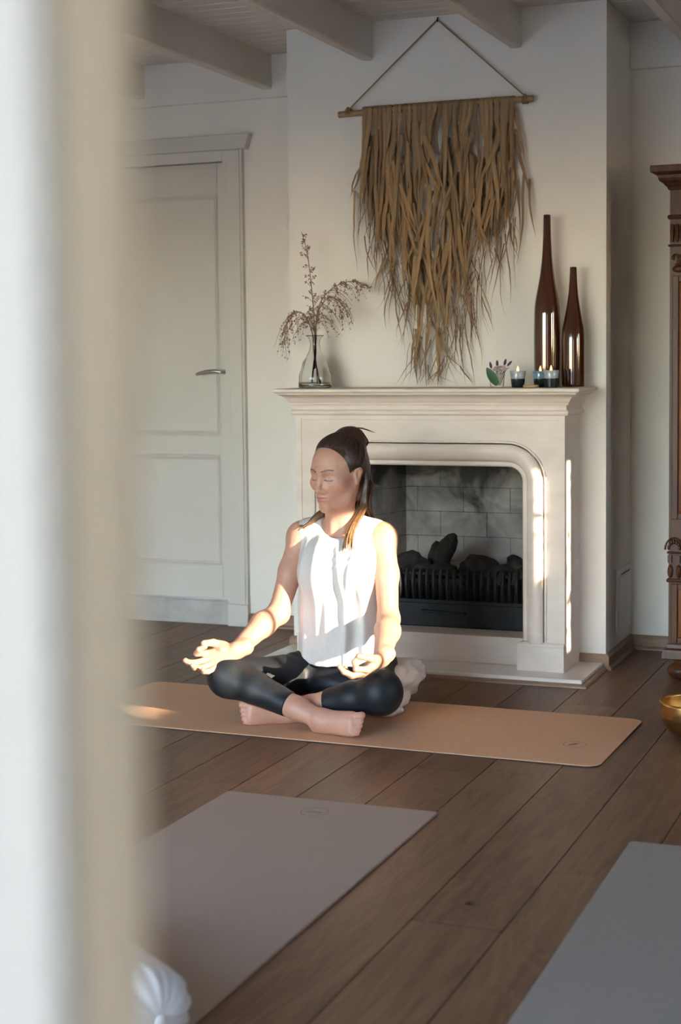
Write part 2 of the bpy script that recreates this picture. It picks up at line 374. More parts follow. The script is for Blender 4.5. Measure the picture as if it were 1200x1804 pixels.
# baseboards (oak) with a quarter round at the foot
def board(name, pts, label, h=.058, t=.015):
    """pts: polyline of wall foot seen from the room, offset to the right-hand side by t"""
    m = MB(); prof = [(0, 0), (t+.013, 0), (t+.012, .006), (t+.006, .012), (t, .014), (t, h-.012), (t-.004, h-.003), (t-.009, h), (0, h)]
    n = len(pts); rings = []
    for i, p in enumerate(pts):
        p = Vector((p[0], p[1])); d = []
        if i > 0: d.append((p-Vector(pts[i-1])).normalized())
        if i < n-1: d.append((Vector(pts[i+1])-p).normalized())
        nn = [Vector((q.y, -q.x)) for q in d]
        if len(nn) == 2: mit = (nn[0]+nn[1]); mit = mit/(mit.dot(nn[0]))
        else: mit = nn[0]
        rings.append([(p.x+mit.x*o, p.y+mit.y*o, z) for o, z in prof])
    m.loft(rings); return struct(name, m, 'baseboard', label, cat='baseboard')
board('baseboard_right', [(-1.389, YF), (CX1, YF), (CX1, YB), (2.6, YB)], 'brown oak baseboard along the right of the chimney breast')
board('baseboard_left', [(-3.01, YB), (CX0, YB), (CX0, YF), (-2.467, YF)], 'brown oak baseboard between door and fireplace')
m = MB()
ring = lambda o, z: (o, z)
prof = [(0, 0), (.021, 0), (.020, .006), (.014, .011), (0, .013)]
pth = [(-2.595, 5.925), (-2.595, 5.585), (-1.295, 5.585), (-1.295, 5.925)]
rings = []
for i, p in enumerate(pth):
    if i == 0: q = Vector((-1, 0))
    elif i == 1: q = Vector((-1, -1))
    elif i == 2: q = Vector((1, -1))
    else: q = Vector((1, 0))
    rings.append([(p[0]+q.x*o, p[1]+q.y*o, z) for o, z in prof])
m.loft(rings); struct('trim_4', m, 'baseboard', 'slim brown wooden bead around the hearth slab', cat='trim')

# door with two panels, casing and stone threshold
dr = tag(obj('door_1', MB().box(DX0, DX1, 6.462, 6.49, .115, DZ), 'paint_trim'), 'closed off-white two-panel door at the left', 'door', None, 'structure')
st = MB(); yd = 6.447
PX0, PX1 = DX0+.115, DX1-.052
for z0, z1, x0, x1 in ((.115, .262, PX0, PX1), (.772, .858, PX0, PX1), (1.945, DZ, PX0, PX1)): st.box(x0, x1, yd, 6.462, z0, z1)
st.box(DX0, PX0, yd, 6.462, .115, DZ).box(PX1, DX1, yd, 6.462, .115, DZ)
obj('door_frame', st, 'paint_trim', dr, .002)
for z0, z1 in ((.262, .772), (.858, 1.945)):
    mo = MB(); g = .026
    L = [(PX0, z0), (PX1, z0), (PX1, z1), (PX0, z1)]; D = [(1, 1), (-1, 1), (-1, -1), (1, -1)]
    pr = [(0, yd+.001), (.006, yd+.004), (.012, yd-.001), (.018, yd+.004), (.026, yd+.010), (.026, yd+.014), (0, yd+.014)]
    rg = [[(L[i % 4][0]+D[i % 4][0]*a, b, L[i % 4][1]+D[i % 4][1]*a) for a, b in pr] for i in range(5)]
    mo.loft(rg, caps=False); obj('panel_moulding', mo, 'paint_trim', dr)
    obj('door_panel', MB().box(PX0+.02, PX1-.02, yd+.008, 6.463, z0+.02, z1-.02), 'paint_trim', dr, .004)
hd = MB(); hz = 1.148; hxx = DX1-.028
hd.tube([(hxx, yd, hz), (hxx, yd-.05, hz)], .009, 10)
hd.tube([(hxx+.004, yd-.05, hz), (hxx-.02, yd-.054, hz+.004), (hxx-.06, yd-.055, hz+.003), (hxx-.095, yd-.053, hz-.004), (hxx-.118, yd-.05, hz-.010)], [.0085, .009, .0085, .0075, .0065], 10)
hd.add([], []); obj('handle', hd, 'chrome', dr, 0, True)['label'] = 'curved grey metal lever handle'
struct('trim_5', MB().box(DX0, DX1, 6.41, 6.57, 0, .108), 'threshold', 'scuffed grey threshold step under the door', .003, cat='threshold')
cs = MB()
for x0, x1, xb0, xb1 in ((DX1, -3.010, -3.082, -3.020), (DX0-.095, DX0, DX0-.085, DX0-.023)):
    cs.box(x0, x1, 6.396, 6.447, 0, 2.135).box(xb0, xb1, 6.390, 6.396, .10, 2.128).box(x0-.003, x1+.003, 6.386, 6.40, 0, .10)
cs.box(DX0, DX1, 6.396, 6.447, DZ, 2.135)
hd_ = [[(-3.94-.105, y, 2.130), (-2.985, y, 2.130), (-2.963, y, 2.196), (-3.94-.127, y, 2.196)] for y in (6.372, 6.42)]
cs.loft(hd_); cs.box(DX1-.004, DX1, 6.43, 6.462, .115, DZ)
struct('trim_6', cs, 'paint_trim', 'off-white door casing with flared head', .0025, cat='door casing')
vp = tag(obj('vent_cover', MB().box(CX1, CX1+.007, 6.135, 6.405, .105, .36), 'white_plastic', None, .003), 'flat white cover plate on the side of the chimney breast', 'cover plate')
obj('inner_panel', MB().box(CX1+.007, CX1+.010, 6.165, 6.385, .13, .325), 'white_plastic', vp, .002)
obj('slot', MB().box(CX1+.0098, CX1+.0108, 6.19, 6.36, .333, .337), 'dark_gap', vp)

# hearth
struct('hearth', MB().box(-2.595, -1.295, 5.585, YF, 0, .026), 'marble', 'polished cream stone hearth slab under the fireplace', .004, cat='hearth')
# firebox with its bricks
fb = tag(obj('firebox', MB().box(OX0, OX1, 5.83, 6.41, .0, .126).box(OX0, OX1, 6.36, 6.41, .126, .86).box(OX0, OX1, 5.955, 6.41, .86, .90).box(OX0, -2.31, YF, 6.36, .126, .86).box(-1.55, OX1, YF, 6.36, .126, .86), 'firebrick'),
    'sooty brick-lined firebox inside the fireplace', 'firebox', None, 'structure')
bh, bl = .104, .2035
for r in range(7):
    z0 = .138 + r*bh; off = (0 if r % 2 else bl/2); x = -2.26 - .03 - off + .012
    while x < -1.56:
        xa, xb = max(x, -2.30), min(x+bl, -1.56)
        if xb-xa > .02: obj('brick', MB().box(xa+.0007, xb-.0007, 6.33, 6.36, z0+.0007, min(z0+bh, .86)-.0007), 'firebrick', fb, .0008, seg=1)
        x += bl
    # splayed cheeks
    for sx_, xf, xk in ((1, -2.312, -2.228), (-1, -1.548, -1.632)):
        yb0 = YF-.005; cut = [yb0, yb0+(.12 if r % 2 else .22), 6.33]
        for ya, yb_ in zip(cut[:-1], cut[1:]):
            fx = lambda y: xf + (xk-xf)*(y-YF)/(6.33-YF)
            a, b = ya+.0012, yb_-.0012; z1 = min(z0+bh, .86)-.0012
            q = MB().loft([[(fx(a)-.03*sx_, a, z), (fx(a), a, z), (fx(b), b, z), (fx(b)-.03*sx_, b, z)] for z in (z0+.0012, z1)])
            obj('brick', q, 'firebrick', fb)

# ================================================================== THE FIREPLACE SURROUND
SX0, SX1, SY = -2.467, -1.389, 5.713
fs = thing('fireplace_surround', 'pale limestone fireplace surround with moulded mantel shelf', 'fireplace', (-1.93, 5.85, .026))
def fpart(name, mb, mat='limestone', bevel=0, smooth=False):
    o = obj(name, mb, mat, None, bevel, smooth); o.parent = fs; o.matrix_parent_inverse = Matrix.Translation((1.93, -5.85, -.026)); return o
OPX0, OPX1, OPZ = -2.30, -1.555, .79
fpart('jamb', MB().box(OPX1+.05, SX1, SY, YF, .12, OPZ+.05)); fpart('jamb', MB().box(SX0, OPX0-.05, SY, YF, .12, OPZ+.05))
fpart('lintel', MB().box(SX0, SX1, SY, YF, OPZ+.05, .99))
bd = MB(); e = .0225
bd.box(SX0-.002, SX0+e, SY-.005, SY+.01, .13, .986).box(SX1-e, SX1+.002, SY-.005, SY+.01, .13, .986).box(SX0+e, SX1-e, SY-.005, SY+.01, .965, .986)
fpart('border_strip', bd, 'limestone', .0015)
R = .055; path = []
for z in (.128, .3, .5, OPZ-R): path.append((OPX1, z, 1, 0))
for i in range(1, 13):
    a = math.pi/2*i/12; path.append((OPX1-R+R*math.cos(a), OPZ-R+R*math.sin(a), math.cos(a), math.sin(a)))
for i in range(0, 13):
    a = math.pi/2+math.pi/2*i/12; path.append((OPX0+R+R*math.cos(a), OPZ-R+R*math.sin(a), math.cos(a), math.sin(a)))
for z in (.5, .3, .128): path.append((OPX0, z, -1, 0))
prof = [(.001, -.235), (0, -.024), (.003, -.018), (.006, -.016), (.018, -.016), (.020, -.012), (.0215, -.004), (.027, .004), (.038, .013), (.050, .019), (.062, .0215), (.073, .019), (.081, .012), (.085, .004), (.0855, -.003), (.089, -.003), (.0895, .003), (.0955, .003), (.098, -.001), (.098, -.02), (.05, -.06)]
mo = MB(); mo.loft([[(x+nx*w, 5.71-h, z+nz*w) for w, h in prof] for x, z, nx, nz in path], caps=True)
fpart('opening_moulding', mo, 'limestone', 0, True)
for xa, xb in ((OPX1-.014, SX1+.001), (SX0-.001, OPX0+.014)):
    pl = MB(); pl.box(xa, xb, 5.694, YF, .026, .118)
    pl.loft([[(xa+a, 5.694+b, z), (xb-a*.2, 5.694+b, z), (xb-a*.2, YF, z), (xa+a, YF, z)] for a, b, z in ((0, 0, .118), (.004, .004, .122), (.004, .005, .128), (.012, .012, .134))])
    fpart('plinth', pl, 'limestone', .002)
fpart('sill', MB().box(OPX0-.04, OPX1+.04, 5.785, 5.96, .026, .132), 'limestone', .003)
mp = [(.000, .983), (.010, .983), (.015, .986), (.018, .991), (.018, .997), (.015, 1.002), (.010, 1.004), (.009, 1.006), (.009, 1.020), (.010, 1.022), (.016, 1.0225), (.019, 1.0265), (.019, 1.031), (.022, 1.0345), (.024, 1.036), (.028, 1.044), (.035, 1.052), (.044, 1.058), (.053, 1.062), (.056, 1.066), (.056, 1.069), (.064, 1.070), (.069, 1.074), (.0705, 1.079), (.069, 1.084), (.064, 1.087), (.05, 1.0875), (-.05, 1.0875)]
mt = MB(); rings = []
mt.loft([[(SX0-d, YF, z), (SX0-d, SY-d, z), (SX1+d, SY-d, z), (SX1+d, YF, z)] for d, z in mp])
fpart('mantel_shelf', mt, 'limestone', 0, True)

# fire basket: drawer below, vertical bars, coals and a broken log
gr = thing('fire_grate', 'black iron fire basket with upright bars and ash drawer', 'fire grate', (-1.93, 6.0, .132))
def gpart(name, mb, mat='iron', bevel=0, smooth=False, par=None):
    o = obj(name, mb, mat, None, bevel, smooth); o.parent = par or gr
    o.matrix_parent_inverse = Matrix.Translation((1.93, -6.0, -.132)) if par is None else Matrix.Identity(4); return o
GX0, GX1, GY = -2.27, -1.585, 5.925
gpart('ash_drawer', MB().box(GX0, GX1, GY, 6.28, .1325, .228), 'iron', .004)
gpart('drawer_handle', MB().tube([(-2.02, GY+.004, .197), (-2.02, GY-.016, .197), (-1.84, GY-.016, .193), (-1.84, GY+.004, .193)], .005, 8), 'iron', 0, True)
gpart('grate_rail', MB().box(GX0, GX1, GY+.005, GY+.03, .226, .240).box(GX0, GX1, GY+.012, GY+.03, .338, .348))
gpart('grate_bed', MB().box(GX0, GX1, GY+.03, 6.28, .226, .30))
x = GX0+.012
while x < GX1-.01:
    b = MB().tube([(x, GY+.016, .232), (x+.001, GY+.004, .262), (x, GY+.000, .30), (x-.001, GY+.006, .335), (x, GY+.012, .362)], [.0085, .0085, .0085, .009, .0075], 7)
    gpart('grate_bar', b, 'iron', 0, True); x += .0285
def rock(c, r, seed, rot=0, n=10):
    rr = random.Random(seed); m = MB().sphere((0, 0, 0), r, n, 7)
    out = []
    ph = [rr.uniform(0, 6) for _ in range(6)]
    for p in m.v:
        q = Vector(p); k = 1+.16*math.sin(7*q.x/r[0]*.5+ph[0])*math.cos(5*q.y/r[1]*.6+ph[1])+.13*math.sin(4*q.z/r[2]+ph[2])
        q *= k; q = Matrix.Rotation(rot, 3, 'Y') @ q; out.append((q.x+c[0], q.y+c[1], q.z+c[2]))
    m.v = out; return m
COALS = ((-2.13, .365, .10, .040, -.35, 6.03), (-2.21, .345, .06, .04, .2, 6.08), (-2.05, .35, .05, .04, .3, 6.0), (-1.96, .345, .07, .032, 0, 6.0), (-1.86, .345, .06, .035, .1, 6.08), (-1.80, .37, .075, .038, .35, 6.03), (-1.72, .35, .07, .035, -.1, 6.0), (-1.66, .37, .055, .035, .55, 6.04), (-1.61, .345, .05, .034, 0, 5.99), (-1.70, .335, .03, .03, .3, 5.965), (-1.64, .333, .028, .03, .3, 5.965))
ORD = ('first', 'second', 'third', 'fourth', 'fifth', 'sixth', 'seventh', 'eighth', 'ninth', 'tenth', 'eleventh')
for i, (cx, cz, rx, rz, rot, cy) in enumerate(COALS):
    tag(obj('coal', rock((cx, cy, cz), (rx, .05, rz), 10+i, rot), 'coal', None, 0, True), 'dark coal lump in the fire basket, %s from the left' % ORD[sorted(c[0] for c in COALS).index(cx)], 'coal', 'coals in the fire basket')
lg = MB(); lg.tube([(-1.985, 6.05, .35), (-1.975, 6.05, .40), (-1.955, 6.06, .445), (-1.935, 6.06, .475), (-1.925, 6.06, .49)], [.03, .037, .038, .026, .010], 9)
tag(obj('charred_log', lg, 'coal', None, 0, True), 'charred pointed log standing up in the fire basket', 'log')
lg = MB(); lg.tube([(-2.02, 6.08, .33), (-2.02, 6.08, .40), (-2.012, 6.08, .44), (-2.005, 6.08, .455)], [.034, .026, .018, .010], 9)
tag(obj('charred_log', lg, 'coal', None, 0, True), 'short charred log stub leaning left of the pointed log', 'log')
# ================================================================== OBJECTS
def attach(o, par):
    o.parent = par; o.matrix_parent_inverse = Matrix.Translation(-par.location); return o
def part(par, name, mb, mat, bevel=0, smooth=False):
    return attach(obj(name, mb, mat, None, bevel, smooth), par)
def sub(par, root, name, mb, mat, bevel=0, smooth=False):          # child of a part whose own mesh is in world coordinates
    o = obj(name, mb, mat, None, bevel, smooth); o.parent = par; return o

# ---- wall hanging of dried leaf strips
wh = thing('wall_hanging', 'brown dried leaf wall hanging on a stick above the mantel', 'wall hanging', (-1.95, 5.93, 2.18))
BY = 5.926
part(wh, 'hanging_rod', MB().tube([(-2.358, BY, 2.172), (-2.2, BY, 2.175), (-1.95, BY-.001, 2.179), (-1.7, BY, 2.179), (-1.562, BY, 2.181)], [.0125, .012, .0118, .012, .0125], 10), 'bamboo', 0, True)
part(wh, 'cord', MB().tube([(-2.318, BY, 2.186), (-2.13, BY+.004, 2.350), (-1.948, 5.944, 2.512)], .0031, 5).tube([(-1.592, BY, 2.19), (-1.77, BY+.004, 2.353), (-1.948, 5.944, 2.512)], .0031, 5), 'twine')
part(wh, 'hook', MB().tube([(-1.948, 5.957, 2.522), (-1.948, 5.944, 2.52), (-1.948, 5.94, 2.508), (-1.948, 5.946, 2.505)], .0025, 6), 'iron')
for kx in (-2.316, -1.592):
    kn = MB()
    for i in range(4): kn.tube([(kx+.006*(i-1.5)+.002*math.sin(a), BY+.0145*math.cos(a), 2.178+.0145*math.sin(a)) for a in [j*.7 for j in range(10)]], .0024, 5)
    kn.sphere((kx, BY-.006, 2.193), .007, 7, 5)
    part(wh, 'cord_knot', kn, 'twine')
def ribbon(mb, x, y, z, L, w, dx, twist, curl, rnd, over=False, m=9, ymin=5.86):
    pts = []
    ph = rnd.uniform(0, 6); am = rnd.uniform(.004, .020)
    if over: pts += [(x, BY+.010, z-.012), (x, BY+.008, z+.010), (x, BY-.006, z+.0135), (x+dx*.02, BY-.0145, z)]
    for i in range(m+1):
        t = i/m
        px = x + dx*t + am*math.sin(ph+4.2*t)*t; pz = z - (.016 if over else 0) - L*t + curl*t*t*t*.35
        py = y - .012*math.sin(math.pi*t)*rnd.uniform(.4, 1.2)
        pts.append((px, max(ymin, min(py, 5.951)), pz))
    n = len(pts); vs_, fs_ = [], []
    for i, p in enumerate(pts):
        t = i/(n-1); ww = w*(1-.15*t)*(1 if t < .55 else max(.10, 1-(t-.55)/.45*.95))
        a = twist*(t**1.3) + .25*math.sin(ph+3*t)
        if over and i < 4: a = 0
        ux, uy = math.cos(a)*ww/2, math.sin(a)*ww/2
        y0 = min(p[1]+uy, 5.952); y1 = min(p[1]-uy, 5.952)
        vs_ += [(p[0]-ux, y1, p[2]), (p[0]+uy*.25, min(p[1]-ww*.22, 5.952), p[2]), (p[0]+ux, y0, p[2])]
    for i in range(n-1):
        for j in range(2): q = i*3+j; fs_.append((q, q+1, q+4, q+3))
    return mb.add(vs_, fs_)
OUT = [(0, 1.70), (.08, 1.62), (.16, 1.52), (.24, 1.42), (.32, 1.24), (.38, 1.13), (.47, 1.10), (.55, 1.15), (.63, 1.25), (.72, 1.36), (.82, 1.50), (.9, 1.60), (1.0, 1.66)]
def zend(u): return float(np.interp(u, [a for a, b in OUT], [b for a, b in OUT]))
rn = random.Random(11); HX0, HX1 = -2.252, -1.63
def leaf(*a, **k):
    mb = ribbon(MB(), *a, **k); me = mb.mesh('leaf_strip', clean=False); me.materials.append(MATS['leaf_fibre'])
    me.polygons.foreach_set('use_smooth', [True]*len(me.polygons))
    return attach(link('leaf_strip', me, None), wh)
for i in range(30):
    x = HX0 + (HX1-HX0)*(i+.5)/30 + rn.uniform(-.003, .003)
    leaf(x, BY-.012, 2.182, rn.uniform(.16, .46), rn.uniform(.016, .024), rn.uniform(-.045, .03), rn.uniform(-1.4, 1.4), rn.uniform(0, .08), rn, over=True)
for i in range(245):
    u = rn.random(); ze = zend(u); core = 1-abs(u-.47)*1.7
    top = 2.13; span = top-ze
    s = rn.random()**.85; L = rn.uniform(.22, .42)
    z0 = top - s*max(span-L*.9, .02)
    L = min(L, z0-ze+rn.uniform(-.02, .05))
    if L < .08: L = .12
    x = HX0 + (HX1-HX0)*u
    dx = rn.gauss(0, .055) + (.47-u)*.08*s
    dx = min(max(dx, HX0-.012-x), HX1+.015-x); wsc = 1-.40*s
    leaf(x, 5.948-rn.uniform(.0, .065)*(.45+.55*core), z0, L, rn.uniform(.011, .024)*wsc, dx, rn.uniform(-1.7, 1.7), rn.uniform(-.02, .06), rn)
for x, z, L, dx, w in ((-2.25, 2.02, .17, -.055, .014), (-2.295, 1.87, .32, .004, .010), (-2.255, 1.98, .14, -.075, .010), (-1.632, 2.05, .24, .050, .015), (-1.60, 1.90, .34, -.02, .011), (-1.578, 1.88, .22, .015, .011), (-1.635, 2.15, .20, .04, .016),
                       (-1.95, 1.32, .225, .004, .020), (-2.03, 1.30, .20, -.015, .013), (-1.93, 1.25, .10, .07, .010), (-1.86, 1.17, .075, .055, .008), (-2.02, 1.34, .17, -.06, .013), (-2.16, 1.60, .14, -.06, .012)):
    leaf(x, 5.93, z, L, w, dx, rn.uniform(-.7, .7), 0, rn)
ws = MB()
for i in range(150):
    u = rn.random(); ze = zend(u); x = HX0-.005 + (HX1-HX0+.01)*u; L = rn.uniform(.08, .28)
    z0 = ze + rn.uniform(-.01, .25); L = min(L, z0-1.093)
    ribbon(ws, x, 5.945-rn.uniform(0, .03), z0, L, rn.uniform(.002, .0055), rn.gauss(0, .05)+(.47-u)*.02, rn.uniform(-1, 1), 0, rn, m=8)
me = ws.mesh('fibre_wisps', clean=False); me.materials.append(MATS['leaf_fibre']); tag(attach(link('fibre_wisps', me, None), wh), kind='stuff')

# ---- glass vase with dried branches
MZ = 1.0877
def lathe_shell(outer, inner): return outer + list(reversed(inner))
vx, vy = -2.42, 5.80
vo = [(.0, 0), (.064, 0), (.068, .004), (.0675, .02), (.064, .045), (.058, .07), (.049, .098), (.038, .12), (.028, .138), (.022, .155), (.0195, .172), (.021, .188), (.027, .199), (.036, .206), (.037, .208)]
vi = [(.0, .007), (.060, .008), (.0635, .02), (.060, .045), (.054, .07), (.045, .098), (.034, .12), (.0245, .138), (.0187, .155), (.0165, .172), (.018, .188), (.024, .199), (.034, .2075)]
def relief(r, z, a, i):
    if i < len(vo) and .01 < z < .12: return r + .0022*math.sin(9*a+60*z)*math.sin(9*a-60*z)*min(1, (z-.01)/.02)
    return r
def dense(pr, k=3):
    o = []
    for (a, b), (c, d) in zip(pr[:-1], pr[1:]):
        for j in range(k): o.append((a+(c-a)*j/k, b+(d-b)*j/k))
    return o + [pr[-1]]
vo3, vi3 = dense(vo), dense(vi); vo = vo3
vm = MB().lathe(vo3+list(reversed(vi3)), (0, 0, 0), 60, relief)
tag(link('glass_vase', vm.mesh('glass_vase', 0, 'all'), 'clear_glass', None, (vx, vy, MZ)), 'bell-shaped clear patterned glass vase holding dried branches', 'vase')
def bud(mb, c, r, rr):
    for _ in range(3): mb.sphere((c[0]+rr.uniform(-r, r)*.8, c[1]+rr.uniform(-r, r)*.8, c[2]+rr.uniform(-r, r)*.8), (r*rr.uniform(.6, 1), r*rr.uniform(.6, 1), r*rr.uniform(.7, 1.2)), 5, 4)
def branch(label, ctrl, seed, nside, droop, sl, dens):
    rr = random.Random(seed); b = thing('dried_flower_branch', label, 'dried flowers', (vx, vy, MZ+.012), 'dried branches in the glass vase')
    pts = []
    for i in range(len(ctrl)-1):
        p0 = Vector(ctrl[max(i-1, 0)]); p1 = Vector(ctrl[i]); p2 = Vector(ctrl[i+1]); p3 = Vector(ctrl[min(i+2, len(ctrl)-1)])
        for j in range(6):
            t = j/6; pts.append(.5*((2*p1)+(p2-p0)*t+(2*p0-5*p1+4*p2-p3)*t*t+(3*p1-p0-3*p2+p3)*t**3))
    pts.append(Vector(ctrl[-1])); pts = [Vector((vx, vy, MZ))+p for p in pts]
    n = len(pts); st_ = MB().tube(pts, [.0030*(1-.75*i/n)+.0004 for i in range(n)], 5); bl_ = MB()
    for s in range(nside):
        t = .36+.62*(s+rr.random())/nside; i = min(int(t*(n-1)), n-2); p = pts[i]; d = (pts[i+1]-pts[i]).normalized()
        side = Vector((rr.uniform(-1, 1), rr.uniform(-.35, .35), rr.uniform(-.5, .8))); side = (side - d*side.dot(d)*.3).normalized()
        L = sl*rr.uniform(.5, 1.1)*(1.25-t); q = []
        for j in range(6):
            f = j/5; q.append(p + (d*.55+side*.75)*L*f + Vector((0, 0, -droop*L*f*f)))
        st_.tube(q, [.0011, .001, .0009, .0008, .0006, .0004], 4)
        for j in range(dens):
            f = rr.uniform(.25, 1); jj = min(int(f*5), 4); c = q[jj].lerp(q[jj+1], f*5-jj)
            bud(bl_, c + Vector((rr.uniform(-.006, .006), rr.uniform(-.004, .004), rr.uniform(-.007, .004))), rr.uniform(.0012, .0028), rr)
    part(b, 'stem', st_, 'dry_stem'); f = part(b, 'blossoms', bl_, 'dry_bud'); f['kind'] = 'stuff'; return b
branch('tall upright dried branch in the glass vase', [(.01, 0, .012), (.002, 0, .10), (.0, 0, .20), (-.004, 0, .30), (-.012, -.005, .42), (-.03, 0, .54), (-.052, 0, .617)], 3, 34, .35, .085, 5)
branch('dried branch arching to the right out of the glass vase', [(-.02, 0, .012), (.0, .004, .12), (.004, 0, .20), (.012, 0, .30), (.05, -.01, .365), (.11, -.01, .405), (.17, -.01, .415), (.226, 0, .395)], 5, 50, 1.0, .15, 5)
branch('dried branch drooping to the left out of the glass vase', [(.02, .005, .012), (-.002, -.003, .13), (-.008, 0, .20), (-.022, 0, .25), (-.045, 0, .29), (-.08, -.005, .302), (-.112, 0, .28), (-.128, 0, .22), (-.132, 0, .175)], 8, 40, 1.4, .12, 6)
branch('bushy dried branch leaning right low in the glass vase', [(-.01, -.006, .012), (.004, 0, .18), (.010, -.006, .26), (.03, -.01, .32), (.07, -.012, .355), (.11, -.01, .34), (.145, -.01, .29)], 12, 32, 1.2, .14, 5)

# ---- posy in a small glass
gx, gy = -1.652, 5.73
gp = [(0, 0), (.023, 0), (.025, .003), (.028, .035), (.031, .066), (.0295, .066), (.0265, .035), (.0235, .006), (0, .006)]
tag(link('small_glass', MB().lathe(gp, (0, 0, 0), 28).mesh('small_glass', 0, True), 'clear_glass', None, (gx, gy, MZ)), 'small clear glass holding flowers on the mantel', 'glass')
ps = thing('flower_posy', 'little posy with a big leaf, pale pink bloom and lavender', 'flowers', (gx, gy, MZ+.008))
lf = MB(); rows = []
for i in range(9):
    t = i/8; wv = .021*math.sin(math.pi*min(1, .10+t*.88))**.7; c = Vector((gx+.012-.040*t, gy-.028-.012*t, MZ+.012+.062*t)); n_ = Vector((.75, -.25, .6))
    rows.append([c-n_*wv, c+Vector((0, -.004, 0)), c+n_*wv*.8])
for sgn in (0,): lf.loft(rows, closed=False)
part(ps, 'leaf', lf, 'leaf_green', 0, 'all')
blm = MB(); rr = random.Random(4)
for i in range(46):
    a, b = rr.uniform(0, 6.28), rr.uniform(0, 1.6); c = Vector((gx+.012+.023*math.cos(a)*math.sin(b), gy+.02*math.sin(a)*math.sin(b)-.004, MZ+.062+.017*math.cos(b)))
    for k_ in range(4): blm.sphere((c.x+.004*math.cos(k_*1.57+a), c.y+.003*math.sin(k_*1.57+a), c.z+.002), (.0042, .0042, .0022), 6, 4)
part(ps, 'bloom', blm, 'petal_pink')
stm = MB()
for i in range(6): stm.tube([(gx-.008+.004*i, gy, MZ+.010), (gx-.006+.006*i, gy, MZ+.04), (gx+.0+.007*i, gy, MZ+.07)], .0013, 5)
part(ps, 'stems', stm, 'stem_green')
for lx, lz, tilt in ((-.022, .082, -.2), (.003, .088, -.05), (.033, .093, .25), (.049, .088, .7)):
    lv = MB(); lv.tube([(gx+lx*.4, gy-.004, MZ+.05), (gx+lx, gy-.006, MZ+lz-.012)], .0009, 4)
    for j in range(9):
        f = j/8; c = (gx+lx+math.sin(tilt)*.022*(f-.4), gy-.006, MZ+lz+math.cos(tilt)*.022*(f-.4))
        for k_ in range(4): lv.sphere((c[0]+(.0008+.0028*math.sin(.4+2.6*f))*math.cos(k_*1.57+j), c[1]+.0028*math.sin(k_*1.57+j), c[2]), .0012+.0013*math.sin(.3+2.7*f), 5, 4)
    part(ps, 'lavender_sprig', lv, 'lavender')

# ---- tealight cups, disc, bottles
def cup(x, y, glaze, label, hgt=.062):
    c = thing('tealight_cup', label, 'candle', (x, y, MZ), 'lit candles on the mantel')
    hb = hgt*.53
    lo = [(0, 0), (.0215, 0), (.0235, .002), (.0262, hb), (.0235, hb), (.0205, .005), (0, .005)]
    hi_ = [(.0262, hb), (.0295, hgt-.001), (.0290, hgt), (.0278, hgt), (.0240, hb)]
    part(c, 'cup_body', MB().lathe(lo, (x, y, MZ), 32), 'cup_dark', 0, True)
    mb = MB(); mb.loft([[(x+r*math.cos(2*math.pi*j/32), y+r*math.sin(2*math.pi*j/32), MZ+z) for j in range(32)] for r, z in hi_], caps=False)
    part(c, 'glazed_rim', mb, glaze, 0, True)
    wx = part(c, 'wax', MB().lathe([(0, hb*.9), (.0235, hb*.9), (.0260, hgt*.80), (0, hgt*.79)], (x, y, MZ), 24), 'wax', 0, True)
    wk = MB().tube([(x, y, MZ+hgt*.79), (x+.0005, y, MZ+hgt*.79+.012)], .0008, 5); sub(wx, c, 'wick', wk, 'dark_gap')
    fz = MZ+hgt*.79+.008
    part(c, 'flame', MB().lathe([(0, 0), (.0028, .002), (.0043, .006), (.0042, .010), (.0028, .016), (.0012, .021), (0, .024)], (x, y, fz), 12), 'flame', 0, True)
    return c
cup(-1.567, 5.715, 'cup_glaze', 'two-tone grey and black candle cup nearest the small posy')
cup(-1.494, 5.765, 'cup_glaze_blue', 'blue-glazed candle cup between the two grey cups', .061)
cup(-1.438, 5.705, 'cup_glaze', 'two-tone grey and black candle cup in front of the bottles', .064)
tag(obj('wooden_disc', MB().lathe([(0, 0), (.025, 0), (.028, .002), (.0295, .006), (.0285, .0095), (.025, .0105), (0, .0105)], (-1.508, 5.682, MZ), 28), 'pale_wood', None, 0, True), 'small flat wooden disc lying before the candles', 'disc')
def bottle(x, y, prof, label):
    th = .003; top = prof[-1]
    fine = []
    zs = np.linspace(0, prof[-1][1], 60); pr = np.array(prof)
    for z in zs: fine.append((float(np.interp(z, pr[:, 1], pr[:, 0])), float(z)))
    rs = np.array([f[0] for f in fine]); ker = np.array([1, 2, 3, 2, 1])/9
    pad = np.concatenate([[rs[0]]*2, rs, [rs[-1]]*2]); rs = np.convolve(pad, ker, 'valid')
    out = [(0, 0), (rs[0]-.004, 0)] + [(float(r), float(z)+.002) for r, z in zip(rs, zs)]
    inn = [(max(float(r)-th, .003), float(z)+.004) for r, z in zip(rs, zs)][::-1]
    inn = [(p[0], min(p[1], prof[-1][1]+.002)) for p in inn] + [(0, .006)]
    tag(link('bottle_vase', MB().lathe(out+inn, (0, 0, 0), 40).mesh('bottle_vase', 0, 'all'), 'brown_glass', None, (x, y, MZ)), label, 'bottle', 'brown bottles on the mantel')
bottle(-1.494, 5.868, [(.047, 0), (.050, .06), (.0505, .20), (.049, .29), (.044, .335), (.037, .366), (.0275, .414), (.0190, .486), (.0152, .56), (.0142, .61), (.0135, .645)], 'tall glossy brown bottle vase with long neck')
bottle(-1.392, 5.862, [(.042, 0), (.0435, .06), (.0435, .17), (.041, .215), (.034, .250), (.0255, .297), (.018, .346), (.0150, .39), (.0135, .42), (.0128, .446)], 'shorter glossy brown bottle vase by the mantel end')

